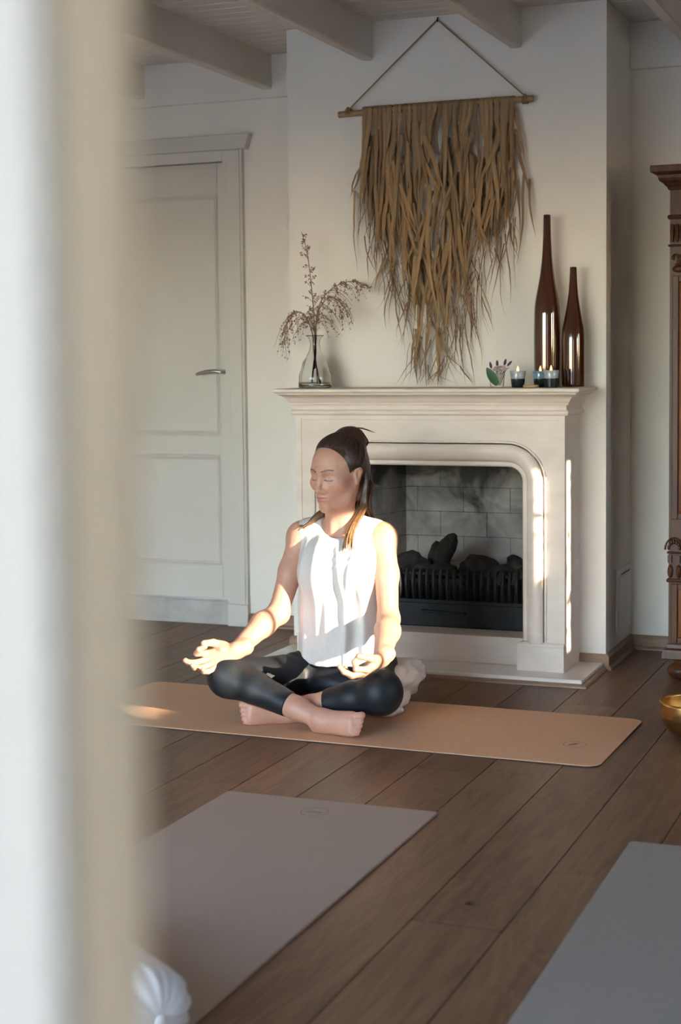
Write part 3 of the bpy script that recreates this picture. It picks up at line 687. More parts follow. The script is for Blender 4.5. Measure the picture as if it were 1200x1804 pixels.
# ---- carved cabinet at the right edge
cb_ = thing('carved_cabinet', 'dark carved wooden cabinet standing at the right edge', 'cabinet', (-.45, 6.1, 0))
KX0, KX1, KY = -1.026, .15, 5.83
part(cb_, 'carcass', MB().box(KX0, KX1, KY, 6.375, .10, 1.83), 'cabinet_wood')
co = [(0, 1.800), (.006, 1.802), (.010, 1.812), (.014, 1.814), (.022, 1.824), (.034, 1.832), (.038, 1.842), (.040, 1.852), (.058, 1.860), (.062, 1.863), (.062, 1.884), (.06, 1.886), (-.05, 1.886)]
part(cb_, 'cornice', MB().loft([[(KX0-d, 6.378, z), (KX0-d, KY-d, z), (KX1+d, KY-d, z), (KX1+d, 6.378, z)] for d, z in co]), 'cabinet_wood')
def bead(z, r, d=.004): return MB().tube([(KX0-d, 6.37, z), (KX0-d, KY-d, z), (KX1+d, KY-d, z), (KX1+d, 6.37, z)], r, 8)
for z, r in ((1.703, .008), (.372, .007), (1.60, .004), (.475, .004)): part(cb_, 'bead_moulding', bead(z, r), 'cabinet_wood', 0, True)
bm = [(0, .135), (.004, .133), (.006, .120), (.018, .114), (.020, .104), (.022, .082), (.016, .078), (-.04, .078)]
part(cb_, 'base_moulding', MB().loft([[(KX0-d, 6.378, z), (KX0-d, KY-d, z), (KX1+d, KY-d, z), (KX1+d, 6.378, z)] for d, z in bm]), 'cabinet_wood')
carve = MB()
for i in range(19):                       # gadroons, dentils and lunettes along the carved bands
    x = KX0+.020+i*.0625
    carve.sphere((x-.014, KY, .405), (.011, .016, .026), 8, 6); carve.sphere((x+.017, KY, .405), (.011, .016, .026), 8, 6)
    carve.box(x-.022, x-.008, KY-.010, KY, .438, .466); carve.box(x+.008, x+.022, KY-.010, KY, .438, .466)
    for j in range(7):
        a = math.pi*(j+.5)/7; carve.sphere((x+.021*math.cos(a), KY-.003, .488+.028*math.sin(a)), (.005, .008, .010), 6, 5)
    carve.tube([(x+.032*math.cos(math.pi*j/10), KY-.006, .486+.044*math.sin(math.pi*j/10)) for j in range(11)], .004, 6)
part(cb_, 'carved_band', carve, 'cabinet_wood', 0, True)
for x in (KX0+.035, KX1-.035, -.438):
    br_ = MB()
    for j in range(4): br_.tube([(x-.026+.0173*j, KY-.002, 1.675), (x-.026+.0173*j, KY-.012, 1.645), (x-.026+.0173*j, KY-.010, 1.612)], [.007, .008, .004], 7)
    for s_ in (-1, 1): br_.tube([(x+s_*(.013+.011*math.cos(a)), KY-.010, 1.548+.020*math.sin(a)) for a in [k_*.6 for k_ in range(9)]], .0045, 6)
    br_.sphere((x, KY-.002, 1.515), (.026, .012, .014), 10, 6); br_.box(x-.030, x+.030, KY-.006, KY, 1.568, 1.592)
    part(cb_, 'carved_bracket', br_, 'cabinet_wood', 0, True)
for xa, xb in ((KX0+.012, -.445), (-.431, KX1-.012)):
    for z0, z1, nm in ((.60, 1.49, 'upper_door'), (.14, .36, 'lower_door')):
        d = MB(); w_ = .022
        d.box(xa, xa+w_, KY-.014, KY, z0, z1).box(xb-w_, xb, KY-.014, KY, z0, z1).box(xa+w_+.0004, xb-w_-.0004, KY-.0135, KY, z0, z0+w_).box(xa+w_+.0004, xb-w_-.0004, KY-.0135, KY, z1-w_, z1)
        dp = part(cb_, nm, d, 'cabinet_wood', .002)
        x0, x1, za, zb = xa+w_, xb-w_, z0+w_, z1-w_
        pn = MB().loft([[(x0+e_, y_, za+e_), (x1-e_, y_, za+e_), (x1-e_, y_, zb-e_), (x0+e_, y_, zb-e_)] for e_, y_ in ((0, KY), (0, KY-.003), (.045, KY-.014), (.048, KY-.014))])
        o = obj('raised_panel', pn, 'cabinet_panel'); o.parent = dp
for fx, fy in ((-.985, 5.875), (.10, 5.875), (-.985, 6.32), (.10, 6.32)):
    part(cb_, 'bun_foot', MB().lathe([(0, 0), (.026, 0), (.045, .010), (.054, .026), (.052, .040), (.040, .052), (.028, .060), (.030, .070), (.034, .079), (0, .079)], (fx, fy, 0), 20), 'cabinet_wood', 0, True)

# ---- singing bowl
bp = [(0, 0), (.045, .001), (.075, .012), (.100, .036), (.115, .068), (.120, .098), (.119, .122), (.1165, .1225), (.1155, .098), (.110, .070), (.095, .040), (.070, .017), (.04, .007), (0, .006)]
tag(link('singing_bowl', MB().lathe(dense(bp, 3), (0, 0, 0), 48, lambda r, z, a, i: r*(1+.004*math.sin(11*a+40*z))).mesh('singing_bowl', 0, 'all'), 'brass', None, (-.775, 4.94, 0)), 'golden brass singing bowl on the floor by the cork mat', 'bowl')

# ---- yoga mats
def slab(x0, x1, y0, y1, z0, z1, r, wav=None):
    pts = []
    for cx, cy, a0 in ((x1-r, y0+r, -90), (x1-r, y1-r, 0), (x0+r, y1-r, 90), (x0+r, y0+r, 180)):
        for j in range(9):
            a = math.radians(a0+90*j/8); pts.append((cx+r*math.cos(a), cy+r*math.sin(a)))
    return MB().loft([[(p[0], p[1], z) for p in pts] for z in (z0, z1)])
def ring_mark(cx, cy, z, r, w=.0014):
    m = MB(); n = 40; v = []; f = []
    for i in range(n):
        a = 2*math.pi*i/n
        for q in (r-w/2, r+w/2): v.append((cx+q*math.cos(a), cy+q*math.sin(a), z))
    for i in range(n): j = (i+1) % n; f.append((2*i, 2*i+1, 2*j+1, 2*j))
    return m.add(v, f)
def leaf_mark(m, cx, cy, z, L, w, ang):
    ca, sa = math.cos(ang), math.sin(ang); p = [(-L/2, 0), (-L/6, w/2), (L/4, w/2.4), (L/2, 0), (L/4, -w/2.4), (-L/6, -w/2)]
    m.add([(cx+a*ca-b*sa, cy+a*sa+b*ca, z) for a, b in p], [(0, 1, 2, 3, 4, 5)])
rot = math.radians(-1.0); c0 = (-1.905, 4.825)
ck = thing('yoga_mat', 'orange-brown cork yoga mat with black underside, under the sitting woman', 'yoga mat', (c0[0], c0[1], 0)); ck.rotation_euler.z = rot
def loc_part(name, mb, mat): o = obj(name, mb, mat, ck); return o
loc_part('rubber_base', slab(-.918, .918, -.322, .322, .0005, .0032, .045), 'rubber_black'); loc_part('cork_top', slab(-.918, .918, -.322, .322, .0032, .0056, .045), 'cork')
lm_ = ring_mark(.79, -.085, .0061, .036)
for j in range(5): leaf_mark(lm_, .785+.0035*(j-2), -.085+.0065*(j-2), .0061, .030-.004*abs(j-2), .0045, .25+.08*(j-2))
loc_part('printed_emblem', lm_, 'logo_ink')['label'] = 'dark oval emblem'
tm = thing('yoga_mat', 'taupe textured yoga mat in front of the woman, at lower left', 'yoga mat', (-1.594, 2.97, 0))
obj('mat_sheet', slab(-.306, .306, -.92, .92, .0005, .0062, .006), 'mat_taupe', tm)
lm_ = ring_mark(.0, .812, .0066, .037)
for j in range(4): leaf_mark(lm_, -.014+.011*j, .812+.003*math.sin(j*2), .0066, .017, .0030, .5+.3*math.sin(j)); leaf_mark(lm_, -.016+.011*j, .805, .0066, .013, .0022, .2)
obj('printed_emblem', lm_, 'logo_ink', tm)['label'] = 'thin dark oval emblem'
gm = thing('yoga_mat', 'plain pale grey yoga mat at lower right', 'yoga mat', (-.450, 2.895, 0)); gm.rotation_euler.z = math.radians(.4)
obj('mat_sheet', slab(-.306, .306, -.92, .92, .0005, .0062, .012), 'mat_grey', gm)

# ---- white bolster with gathered end, lower left
pr = []
for i in range(15):
    t = i/14; a = t*math.pi/2
    pr.append((.010+.068*math.sin(a)**.9, -.062*(1-math.sin(a)**1.0)*0+.060*(1-math.cos(a))))
pr = [(0, .012), (.004, .010), (.010, .006)] + [(r, z+.0) for r, z in pr] + [(.079, .12), (.080, .25), (.079, .40)]
n = len(pr); pr = pr + [(r, .62-z) for r, z in reversed(pr[:-1])]
pr = [(max(r, 0), z) for r, z in pr]
def pleat(r, z, a, i):
    zz = min(z, .62-z); k = max(0, 1-zz/.10)
    return max(r*(1+.045*k*math.sin(17*a+1.2*math.sin(3*a))*min(1, r/.03)+.03*k*math.sin(9*a+2*math.sin(2*a))) + .0016*math.sin(5*a+20*z), 0)
bo = MB().lathe(dense(pr, 2), (0, 0, 0), 96, pleat)
bo.add([], [])
bol = thing('bolster_cushion', 'white bolster cushion with gathered end in the lower left foreground', 'cushion', (-1.25, 2.29, .0885))
o = link('cover', bo.mesh('cover', 0, 'all'), 'satin_white', bol)
o.rotation_euler = Vector((-.82, .57, .0)).to_track_quat('Z', 'Y').to_euler()
kn = MB().sphere((0, 0, 0), (.012, .012, .006), 12, 8); o2 = link('gather_knot', kn.mesh('gather_knot', 0, 'all'), 'satin_white', bol); o2.rotation_euler = o.rotation_euler

# ---- unseen foliage added outside the far window to break up the sunlight
bl = MB(); rr = random.Random(21)
for i in range(260):
    c = Vector((XW+.75+rr.gauss(0, .12), 3.80+rr.gauss(0, .11), rr.uniform(.0, 2.05))); a = rr.uniform(0, 6.28); t = rr.uniform(-.9, .9)
    u_ = Vector((math.cos(a)*math.cos(t), math.sin(a)*math.cos(t), math.sin(t)))*.045; w_ = u_.orthogonal().normalized()*.018
    bl.add([c-u_, c+w_, c+u_, c-w_], [(0, 1, 2, 3)])
bu = thing('dapple_shrub', 'leafy shrub added outside the window to break up the sunlight', 'shrub', (XW+.75, 3.80, -.16))
lv_ = part(bu, 'foliage', bl, 'bush_leaf'); lv_['kind'] = 'stuff'
sm_ = MB()
for i in range(7): sm_.tube([(XW+.75, 3.80, -.16), (XW+.75+rr.uniform(-.1, .1), 3.80+rr.uniform(-.15, .15), .6), (XW+.75+rr.uniform(-.2, .2), 3.80+rr.uniform(-.35, .35), 1.8)], [.012, .009, .003], 5)
part(bu, 'stem', sm_, 'dry_stem')
# ================================================================== THE WOMAN
# implicit-surface modelling: tapered capsules and ellipsoids blended smoothly, meshed with surface nets
class SDF:
    def __init__(s, lo, hi, vox):
        s.lo = np.array(lo, np.float32); s.vox = vox
        s.n = np.ceil((np.array(hi)-s.lo)/vox).astype(int)+1
        s.F = np.full(s.n, .2, np.float32)
        s.ax = [(s.lo[i]+np.arange(s.n[i])*vox).astype(np.float32) for i in range(3)]
    def sub(s, blo, bhi):
        a = np.clip(np.floor((np.array(blo)-s.lo)/s.vox).astype(int), 0, s.n); b = np.clip(np.ceil((np.array(bhi)-s.lo)/s.vox).astype(int)+1, 0, s.n)
        if (b-a).min() <= 0: return None
        sl = tuple(slice(a[i], b[i]) for i in range(3))
        return sl, s.ax[0][sl[0]][:, None, None], s.ax[1][sl[1]][None, :, None], s.ax[2][sl[2]][None, None, :]
    def put(s, sl, d, op, k):
        A = s.F[sl]
        if op == 'u': h = np.maximum(k-np.abs(A-d), 0)/k; s.F[sl] = np.minimum(A, d)-h*h*k*.25
        elif op == 's': d = -d; h = np.maximum(k-np.abs(A-d), 0)/k; s.F[sl] = np.maximum(A, d)+h*h*k*.25
        elif op == 'i': h = np.maximum(k-np.abs(A-d), 0)/k; s.F[sl] = np.maximum(A, d)+h*h*k*.25
    def cap(s, a, b, ra, rb, k=.01, op='u', m=None):
        a = np.array(a, np.float32); b = np.array(b, np.float32); mg = max(ra, rb)+k+3*s.vox if m is None else m
        q = s.sub(np.minimum(a, b)-mg, np.maximum(a, b)+mg)
        if q is None: return
        sl, X, Y, Z = q; d = b-a; L = max(float(d@d), 1e-12)
        t = np.clip(((X-a[0])*d[0]+(Y-a[1])*d[1]+(Z-a[2])*d[2])/L, 0, 1)
        dist = np.sqrt((X-a[0]-t*d[0])**2+(Y-a[1]-t*d[1])**2+(Z-a[2]-t*d[2])**2)-(ra+t*(rb-ra))
        s.put(sl, dist, op, k)
    def ell(s, c, r, k=.01, op='u', R=None):
        c = np.array(c, np.float32); r = np.array(r, np.float32) if hasattr(r, '__len__') else np.array([r]*3, np.float32)
        mg = r.max()+k+3*s.vox; q = s.sub(c-mg, c+mg)
        if q is None: return
        sl, X, Y, Z = q; X, Y, Z = X-c[0], Y-c[1], Z-c[2]
        if R is not None: X, Y, Z = (R[i][0]*X+R[i][1]*Y+R[i][2]*Z for i in range(3))
        k0 = np.sqrt((X/r[0])**2+(Y/r[1])**2+(Z/r[2])**2); k1 = np.sqrt((X/r[0]**2)**2+(Y/r[1]**2)**2+(Z/r[2]**2)**2)
        s.put(sl, k0*(k0-1)/np.maximum(k1, 1e-6), op, k)
    def chain(s, pts, rad, k=.01, op='u'):
        for i in range(len(pts)-1): s.cap(pts[i], pts[i+1], rad[i], rad[i+1], k, op)
    def half(s, p, n, keep=1, k=.004):                     # keep the side the normal points away from
        X, Y, Z = s.ax[0][:, None, None], s.ax[1][None, :, None], s.ax[2][None, None, :]
        d = ((X-p[0])*n[0]+(Y-p[1])*n[1]+(Z-p[2])*n[2]).astype(np.float32)
        s.put(tuple(slice(0, q) for q in s.n), d, 'i', k)
    def disp(s, fn):
        s.F += fn(s.ax[0][:, None, None], s.ax[1][None, :, None], s.ax[2][None, None, :]).astype(np.float32)
    def nets(s):
        F = s.F; S = F < 0; n = s.n
        c = np.zeros(tuple(n-1), np.int8)
        for i in (0, 1):
            for j in (0, 1):
                for k in (0, 1): c += S[i:n[0]-1+i, j:n[1]-1+j, k:n[2]-1+k]
        act = (c > 0) & (c < 8); idx = np.argwhere(act); num = len(idx)
        vid = np.full(act.shape, -1, np.int64); vid[act] = np.arange(num)
        P = np.zeros((num, 3)); W = np.zeros(num)
        cor = [(i, j, k) for i in (0, 1) for j in (0, 1) for k in (0, 1)]
        val = {q: F[idx[:, 0]+q[0], idx[:, 1]+q[1], idx[:, 2]+q[2]] for q in cor}
        for a in cor:
            for ax in range(3):
                if a[ax]: continue
                b = list(a); b[ax] = 1; b = tuple(b); fa, fb = val[a], val[b]; m = (fa < 0) != (fb < 0)
                t = np.where(m, fa/np.where(m, fa-fb, 1), 0)
                p = np.array(a, float)[None, :]+np.zeros((num, 1)); p[:, ax] += t
                P[m] += p[m]; W[m] += 1
        P /= np.maximum(W, 1)[:, None]
        V = s.lo+(idx+P)*s.vox; Q = []
        for ax in range(3):
            o1, o2 = (ax+1) % 3, (ax+2) % 3
            sl0 = [slice(0, n[i]) for i in range(3)]; sl1 = list(sl0); sl0[ax] = slice(0, n[ax]-1); sl1[ax] = slice(1, n[ax])
            A = S[tuple(sl0)]; B = S[tuple(sl1)]; e = np.argwhere(A != B)
            e = e[(e[:, o1] > 0) & (e[:, o2] > 0) & (e[:, o1] < n[o1]-1) & (e[:, o2] < n[o2]-1)]
            if not len(e): continue
            ins = A[e[:, 0], e[:, 1], e[:, 2]]
            def cell(d1, d2):
                q = e.copy(); q[:, o1] -= d1; q[:, o2] -= d2; return vid[q[:, 0], q[:, 1], q[:, 2]]
            quad = np.stack([cell(1, 1), cell(0, 1), cell(0, 0), cell(1, 0)], 1)
            quad[~ins] = quad[~ins][:, ::-1]; Q.append(quad)
        return V, (np.concatenate(Q) if Q else np.zeros((0, 4), int))
def np_mesh(name, parts, col=None, smooth_it=0):
    V = np.concatenate([p[0] for p in parts]); off = np.cumsum([0]+[len(p[0]) for p in parts]); Q = np.concatenate([p[1]+o for p, o in zip(parts, off)])
    me = bpy.data.meshes.new(name); me.vertices.add(len(V)); me.vertices.foreach_set('co', V.astype(np.float32).ravel())
    me.loops.add(len(Q)*4); me.loops.foreach_set('vertex_index', Q.ravel().astype(np.int32))
    me.polygons.add(len(Q)); me.polygons.foreach_set('loop_start', (np.arange(len(Q))*4).astype(np.int32)); me.polygons.foreach_set('loop_total', np.full(len(Q), 4, np.int32))
    me.update(calc_edges=True); me.validate(); me.polygons.foreach_set('use_smooth', [True]*len(me.polygons))
    if col is not None:
        at = me.color_attributes.new('tint', 'FLOAT_COLOR', 'POINT'); at.data.foreach_set('color', col.astype(np.float32).ravel())
    return me
def relax(V, Q, it=2, lam=.5):
    E_ = np.unique(np.sort(np.concatenate([Q[:, [0, 1]], Q[:, [1, 2]], Q[:, [2, 3]], Q[:, [3, 0]]]), 1), axis=0)
    for _ in range(it):
        S_ = np.zeros_like(V); cnt = np.zeros(len(V))
        np.add.at(S_, E_[:, 0], V[E_[:, 1]]); np.add.at(S_, E_[:, 1], V[E_[:, 0]]); np.add.at(cnt, E_[:, 0], 1); np.add.at(cnt, E_[:, 1], 1)
        V = V+(S_/np.maximum(cnt, 1)[:, None]-V)*lam
    return V

PX, PY = -1.985, 5.0
A3 = lambda *p: np.array(p, float)
# --- landmarks
neck0, neck1 = A3(PX-.004, 5.005, .60), A3(PX-.008, 4.965, .73)
hipR, hipL = A3(-2.070, 5.02, .135), A3(-1.900, 5.02, .135)
kneeR, kneeL = A3(-2.270, 4.665, .158), A3(-1.742, 4.69, .134)
ankR, ankL = A3(-1.915, 4.612, .046), A3(-2.080, 4.705, .042)
shR, shL = A3(-2.142, 5.0, .588), A3(-1.848, 5.0, .592)
elR, elL = A3(-2.190, 4.895, .335), A3(-1.789, 4.895, .335)
wrR, wrL = A3(-2.240, 4.665, .243), A3(-1.732, 4.672, .246)
# --- head frame
hy = math.radians(17); hp = math.radians(4)
hf = A3(-math.sin(hy)*math.cos(hp), -math.cos(hy)*math.cos(hp), -math.sin(hp)); hl = A3(math.cos(hy), -math.sin(hy), 0); hu = np.cross(hl, hf); hu = -hu if hu[2] < 0 else hu
HO = A3(-1.991, 4.955, .809); HS = 1.0
RH = np.array([hl, hf, hu])
def hd_(x, y, z): return HO+HS*(hl*x+hf*y+hu*z)

def add_head(S):
    e = lambda c, r, k=.01, op='u': S.ell(hd_(*c), np.array(r)*HS if hasattr(r, '__len__') else r*HS, k, op, RH)
    c = lambda a, b, ra, rb, k=.01, op='u': S.cap(hd_(*a), hd_(*b), ra*HS, rb*HS, k, op)
    e((0, -.018, .042), (.074, .096, .085), .02)
    e((0, .030, .030), (.064, .060, .070), .03)                # forehead
    e((0, .030, -.038), (.057, .055, .070), .03)               # lower face
    for s_ in (-1, 1):
        c((s_*.052, -.010, -.045), (s_*.044, .020, -.078), .016, .015, .03)     # jaw angle
        c((s_*.044, .020, -.078), (s_*.012, .066, -.103), .015, .013, .025)     # jaw line
        e((s_*.043, .057, -.022), (.022, .020, .018), .03)      # cheekbone
        c((s_*.012, .084, .021), (s_*.042, .068, .023), .011, .010, .02)        # brow
    for s_ in (-1, 1): e((s_*.045, .018, -.028), (.014, .030, .026), .02)
    e((0, .066, -.102), (.018, .018, .014), .02)               # chin
    for s_ in (-1, 1):
        e((s_*.032, .093, .002), (.017, .013, .013), .016, 's')                  # socket
        e((s_*.031, .0665, -.002), (.0155, .0150, .0125), .008)                  # closed eyeball
    c((0, .082, .016), (0, .093, -.004), .0075, .0075, .016)
    c((0, .093, -.004), (0, .107, -.036), .0075, .0095, .010)                    # nose
    e((0, .1065, -.040), (.0105, .0105, .0090), .006)
    for s_ in (-1, 1):
        e((s_*.0115, .096, -.043), (.0070, .0095, .0070), .006)
        e((s_*.0062, .1015, -.0505), (.0030, .0045, .0026), .003, 's')
    for s_ in (-1, 1): c((s_*.009, .078, -.008), (s_*.014, .082, -.040), .009, .010, .014)
    e((0, .078, -.068), (.026, .016, .020), .02)               # muzzle
    c((-.014, .0895, -.0655), (-.004, .0940, -.0635), .0042, .0052, .005); c((.014, .0895, -.0655), (.004, .0940, -.0635), .0042, .0052, .005)
    c((-.004, .094, -.0635), (.004, .094, -.0635), .0050, .0050, .004)
    c((-.013, .0885, -.0755), (.013, .0885, -.0755), .0050, .0050, .006); c((-.006, .0915, -.0755), (.006, .0915, -.0755), .0058, .0058, .005)
    c((-.024, .087, -.0700), (0, .1005, -.0697), .0012, .0016, .003, 's'); c((.024, .087, -.0700), (0, .1005, -.0697), .0012, .0016, .003, 's')
    for s_ in (-1, 1):                                          # ears
        Re = RH
        e((s_*.074, -.018, .000), (.0085, .0165, .027), .008); e((s_*.077, -.024, .012), (.008, .016, .016), .006)
        e((s_*.084, -.012, .003), (.007, .0095, .016), .005, 's'); e((s_*.075, -.010, -.024), (.006, .009, .009), .006)
    S.chain([neck0, neck1, hd_(0, -.022, -.03)], [.056, .050, .050], .025)
    for s_ in (-1, 1): S.cap(hd_(s_*.050, -.03, -.03), A3(PX+s_*.018, 4.945, .615), .012, .010, .022)
def add_torso(S):
    for z, a, b, y in ((.18, .165, .115, 5.02), (.27, .135, .095, 5.015), (.36, .125, .088, 5.01), (.46, .140, .098, 5.0), (.53, .145, .098, 5.0)): S.ell((PX, y, z), (a, b, .075), .04)
    for s_ in (-1, 1): S.ell((PX+s_*.065, 4.925, .475), (.055, .050, .055), .035)
    S.cap((PX-.11, 5.005, .592), (PX+.095, 5.005, .592), .046, .046, .03)
    S.cap(neck0+A3(0, 0, .015), shR+A3(.02, 0, .005), .045, .042, .04); S.cap(neck0+A3(0, 0, .015), shL+A3(-.02, 0, .005), .045, .042, .04)
def add_arms(S, k=.02):
    for sh, el, wr, out in ((shR, elR, wrR, -1), (shL, elL, wrL, 1)):
        S.ell(sh+A3(out*.006, 0, 0), (.050, .050, .052), .03)
        m1 = sh*.55+el*.45+A3(out*.004, .004, 0)
        S.chain([sh, m1, el], [.046, .041, .034], k)
        m2 = el*.68+wr*.32+A3(out*.006, -.004, .002)
        S.chain([el, m2, wr], [.036, .041, .0265], k)
        S.ell(el+A3(0, .008, -.006), .030, .02)
def hand(S, wr, d, sgn, thumb_side, up=A3(0, 0, 1.), sc=1.0, curl=(14, 30, 30)):
    """palm up; index curled back to meet the thumb, the other fingers loosely open"""
    d = d/np.linalg.norm(d); sd_ = thumb_side-d*(thumb_side@d); sd_ /= np.linalg.norm(sd_); n = np.cross(sd_, d); n = n if n@up > 0 else -n
    P_ = lambda a, b, c: wr+(d*a+sd_*b+n*c)*sc
    S.chain([P_(-.03, 0, 0), P_(.0, 0, .001), P_(.02, 0, .0)], [.026*sc, .0235*sc, .021*sc], .012)
    for b0, b1, a1, r0, r1 in ((.012, .029, .083, .0165, .0115), (.004, .010, .087, .016, .0115), (-.006, -.009, .082, .0155, .011), (-.014, -.027, .074, .015, .0105)):
        S.cap(P_(.018, b0, -.001), P_(a1, b1, -.002), r0*sc, r1*sc, .010)
    S.ell(P_(.034, .021, .007), np.array([.019, .019, .014])*sc, .012)
    tips = {}
    specs = [('index', .083, .028, (.040, .024, .020), (34, 118, 165), .0098), ('middle', .087, .009, (.044, .028, .021), curl, .0100),
             ('ring', .082, -.010, (.041, .026, .021), tuple(c_*1.12 for c_ in curl), .0095), ('little', .074, -.027, (.032, .020, .018), tuple(c_*1.2 for c_ in curl), .0085)]
    for nm, a0, b0, L, an, r in specs:
        p = P_(a0, b0, -.002); rr_ = r; spread = {'index': .10, 'middle': .02, 'ring': -.08, 'little': -.2}[nm]; tot = 0
        for i, (l, ang) in enumerate(zip(L, an)):
            tot = ang if nm == 'index' else tot+ang
            t = math.radians(tot); v = d*math.cos(t)+n*math.sin(t)+sd_*spread*math.cos(t); v /= np.linalg.norm(v)
            q = p+v*l*sc; S.cap(p, q, rr_*sc*1.05, rr_*sc*.93, .004); p = q; rr_ *= .93
        tips[nm] = p
    t0, t1 = P_(.030, .030, .004), P_(.058, .046, .018)
    S.cap(t0, t1, .0145*sc, .0120*sc, .008); tip = tips['index']+sd_*.013*sc-d*.001
    S.cap(t1, tip, .0118*sc, .0098*sc, .004)
    return tips
def add_shins(S):
    for kn_, an_, in ((kneeR, ankR), (kneeL, ankL)):
        m_ = kn_*.68+an_*.32
        S.chain([kn_+A3(0, 0, -.01), m_, kn_*.25+an_*.75, an_], [.052, .050, .036, .030], .02)
def foot(S, an, heel, ball, toes, wax, r=(.026, .030, .021)):
    """foot lying on its outer edge: wax = axis from little toe to big toe"""
    S.ell(an, .031, .015); S.cap(an, heel, .030, .026, .02); S.cap(heel, ball, .026, .021, .02); S.cap(an, ball+wax*.010, .029, .020, .02)
    S.cap(an, ball+wax*.026, .027, .018, .02); S.cap(heel, ball-wax*.022, .022, .016, .02)
    dirn = (ball-heel)/np.linalg.norm(ball-heel); out = []
    for i, (o, L, r_) in enumerate(((.034, .046, .0125), (.0140, .044, .0088), (-.003, .040, .0082), (-.018, .035, .0078), (-.031, .029, .0075))):
        b = ball+wax*o*.85-dirn*.004; m_ = b+dirn*L*.55+toes*.004; e_ = b+dirn*L*.95-toes*.006+wax*o*.05
        S.chain([b, m_, e_], [r_*1.1, r_, r_*.95], .0025); out.append(e_)
    return out

person = thing('person', 'woman in sleeveless white top and black leggings meditating cross-legged', 'person', (PX, PY, 0))
TOES = []
wax = A3(-.10, .35, .93); wax /= np.linalg.norm(wax)
wax2 = A3(.05, .25, .97); wax2 /= np.linalg.norm(wax2)
def add_feet(S):
    a = foot(S, ankR, ankR+A3(-.012, .012, -.016), A3(-1.800, 4.580, .046), A3(.1, -.9, 0), wax)
    b = foot(S, ankL, ankL+A3(.014, .012, -.012), A3(-2.176, 4.640, .040), A3(-.1, -.9, 0), wax2)
    return a+b
HDR, THR = A3(-.80, -.50, -.34), A3(-.30, .50, .80)
HDL, THL = A3(-.42, -.80, -.40), A3(.70, -.15, .60)
def hands(S):
    t1 = hand(S, wrR, HDR, 1, THR, up=A3(.4, -.6, .7), sc=1.08); t2 = hand(S, wrL, HDL, -1, THL, up=A3(-.3, -.5, .8), sc=1.0, curl=(22, 34, 30)); return t1, t2
def region(lo, hi, vox, fns, it=1):
    S = SDF(lo, hi, vox); r_ = [f(S) for f in fns]; V, Q = S.nets(); V = relax(V, Q, it, .4) if it else V; return V, Q, r_
def clip(V, Q, keep):
    c = V[Q].mean(1); m = keep(c); return V, Q[m]
g_head = region((-2.12, 4.80, .655), (-1.83, 5.10, .965), .0022, [add_head, add_torso], 1)
g_body = region((-2.29, 4.62, .02), (-1.68, 5.20, .70), .005, [add_torso, add_arms, add_head, hands], 1)
hb1 = (A3(-2.43, 4.52, .17), A3(-2.235, 4.70, .36)); hb2 = (A3(-1.86, 4.50, .14), A3(-1.66, 4.70, .34))
g_h1 = region(hb1[0], hb1[1], .0022, [add_arms, hands], 1); g_h2 = region(hb2[0], hb2[1], .0022, [add_arms, hands], 1)
g_ft = region((-2.32, 4.50, .006), (-1.66, 4.84, .20), .0026, [add_shins, add_feet], 1)
TIPS = g_h1[2][1]; TOES = g_ft[2][1]
inb = lambda c, b: ((c > b[0]+.004) & (c < b[1]-.004)).all(1)
parts_ = [clip(g_head[0], g_head[1], lambda c: c[:, 2] > .668), clip(g_body[0], g_body[1], lambda c: (c[:, 2] < .671) & ~inb(c, (hb1[0]+.004, hb1[1]-.004)) & ~inb(c, (hb2[0]+.004, hb2[1]-.004)) & (c[:, 2] > .10)),
          clip(g_h1[0], g_h1[1], lambda c: inb(c, hb1)), clip(g_h2[0], g_h2[1], lambda c: inb(c, hb2)), clip(g_ft[0], g_ft[1], lambda c: c[:, 2] > .0)]
VV = np.concatenate([p[0] for p in parts_])
col = np.ones((len(VV), 4)); col[:, :3] = (.53, .285, .20)
def paint(c, r, rgb, soft=.5, amt=1.0, sel=None):
    r = np.array(r) if hasattr(r, '__len__') else np.array([r]*3)
    L_ = (VV-HO)@RH.T/HS if sel is None else VV
    q = np.sqrt((((L_-np.array(c))/r)**2).sum(1)); w = np.clip((1-q)/soft, 0, 1)*amt
    col[:, :3] = col[:, :3]*(1-w[:, None])+np.array(rgb)*w[:, None]
for s_ in (-1, 1):
    paint((s_*.040, .060, -.030), (.030, .04, .026), (.55, .235, .165), 1.0, .6)          # cheeks
    for j in range(9):                                                                     # eyebrows
        t = j/8; paint((s_*(.013+.034*t), .086-.018*t, .0225+.006*math.sin(t*2.4)), (.0056, .06, .0034), (.05, .024, .017), .6, .95)
    paint((s_*.031, .085, .006), (.017, .02, .008), (.42, .20, .15), 1.0, .6)
    for j in range(11):
        t = -1+2*j/10; paint((s_*.031+.0135*t, .078, -.0065-.0025*(1-t*t)), (.0030, .06, .0019), (.02, .010, .009), .5, 1.0)
paint((0, .10, -.040), (.016, .02, .012), (.56, .225, .16), 1.0, .5)
for j in range(13):
    t = -1+2*j/12; up_ = .0025*(1-abs(abs(t)-.25)*1.0)
    paint((.021*t, .092, -.0652+up_*.4), (.0045, .06, .0042*(1-.55*abs(t))), (.42, .12, .12), .6, 1.0); paint((.019*t, .092, -.0755), (.0045, .06, .0052*(1-.5*abs(t))), (.46, .145, .14), .6, 1.0)
for tp in TOES[:5]: paint(tp+A3(.004, -.006, .002), .006, (.50, .12, .13), .6, .55, 1)
for tp in TOES[5:]: paint(tp+A3(-.004, -.006, .002), .0065, (.42, .05, .07), .5, .9, 1)
for dct in TIPS:
    for tp in dct.values(): paint(tp, .014, (.60, .24, .18), 1.0, .6, 1)
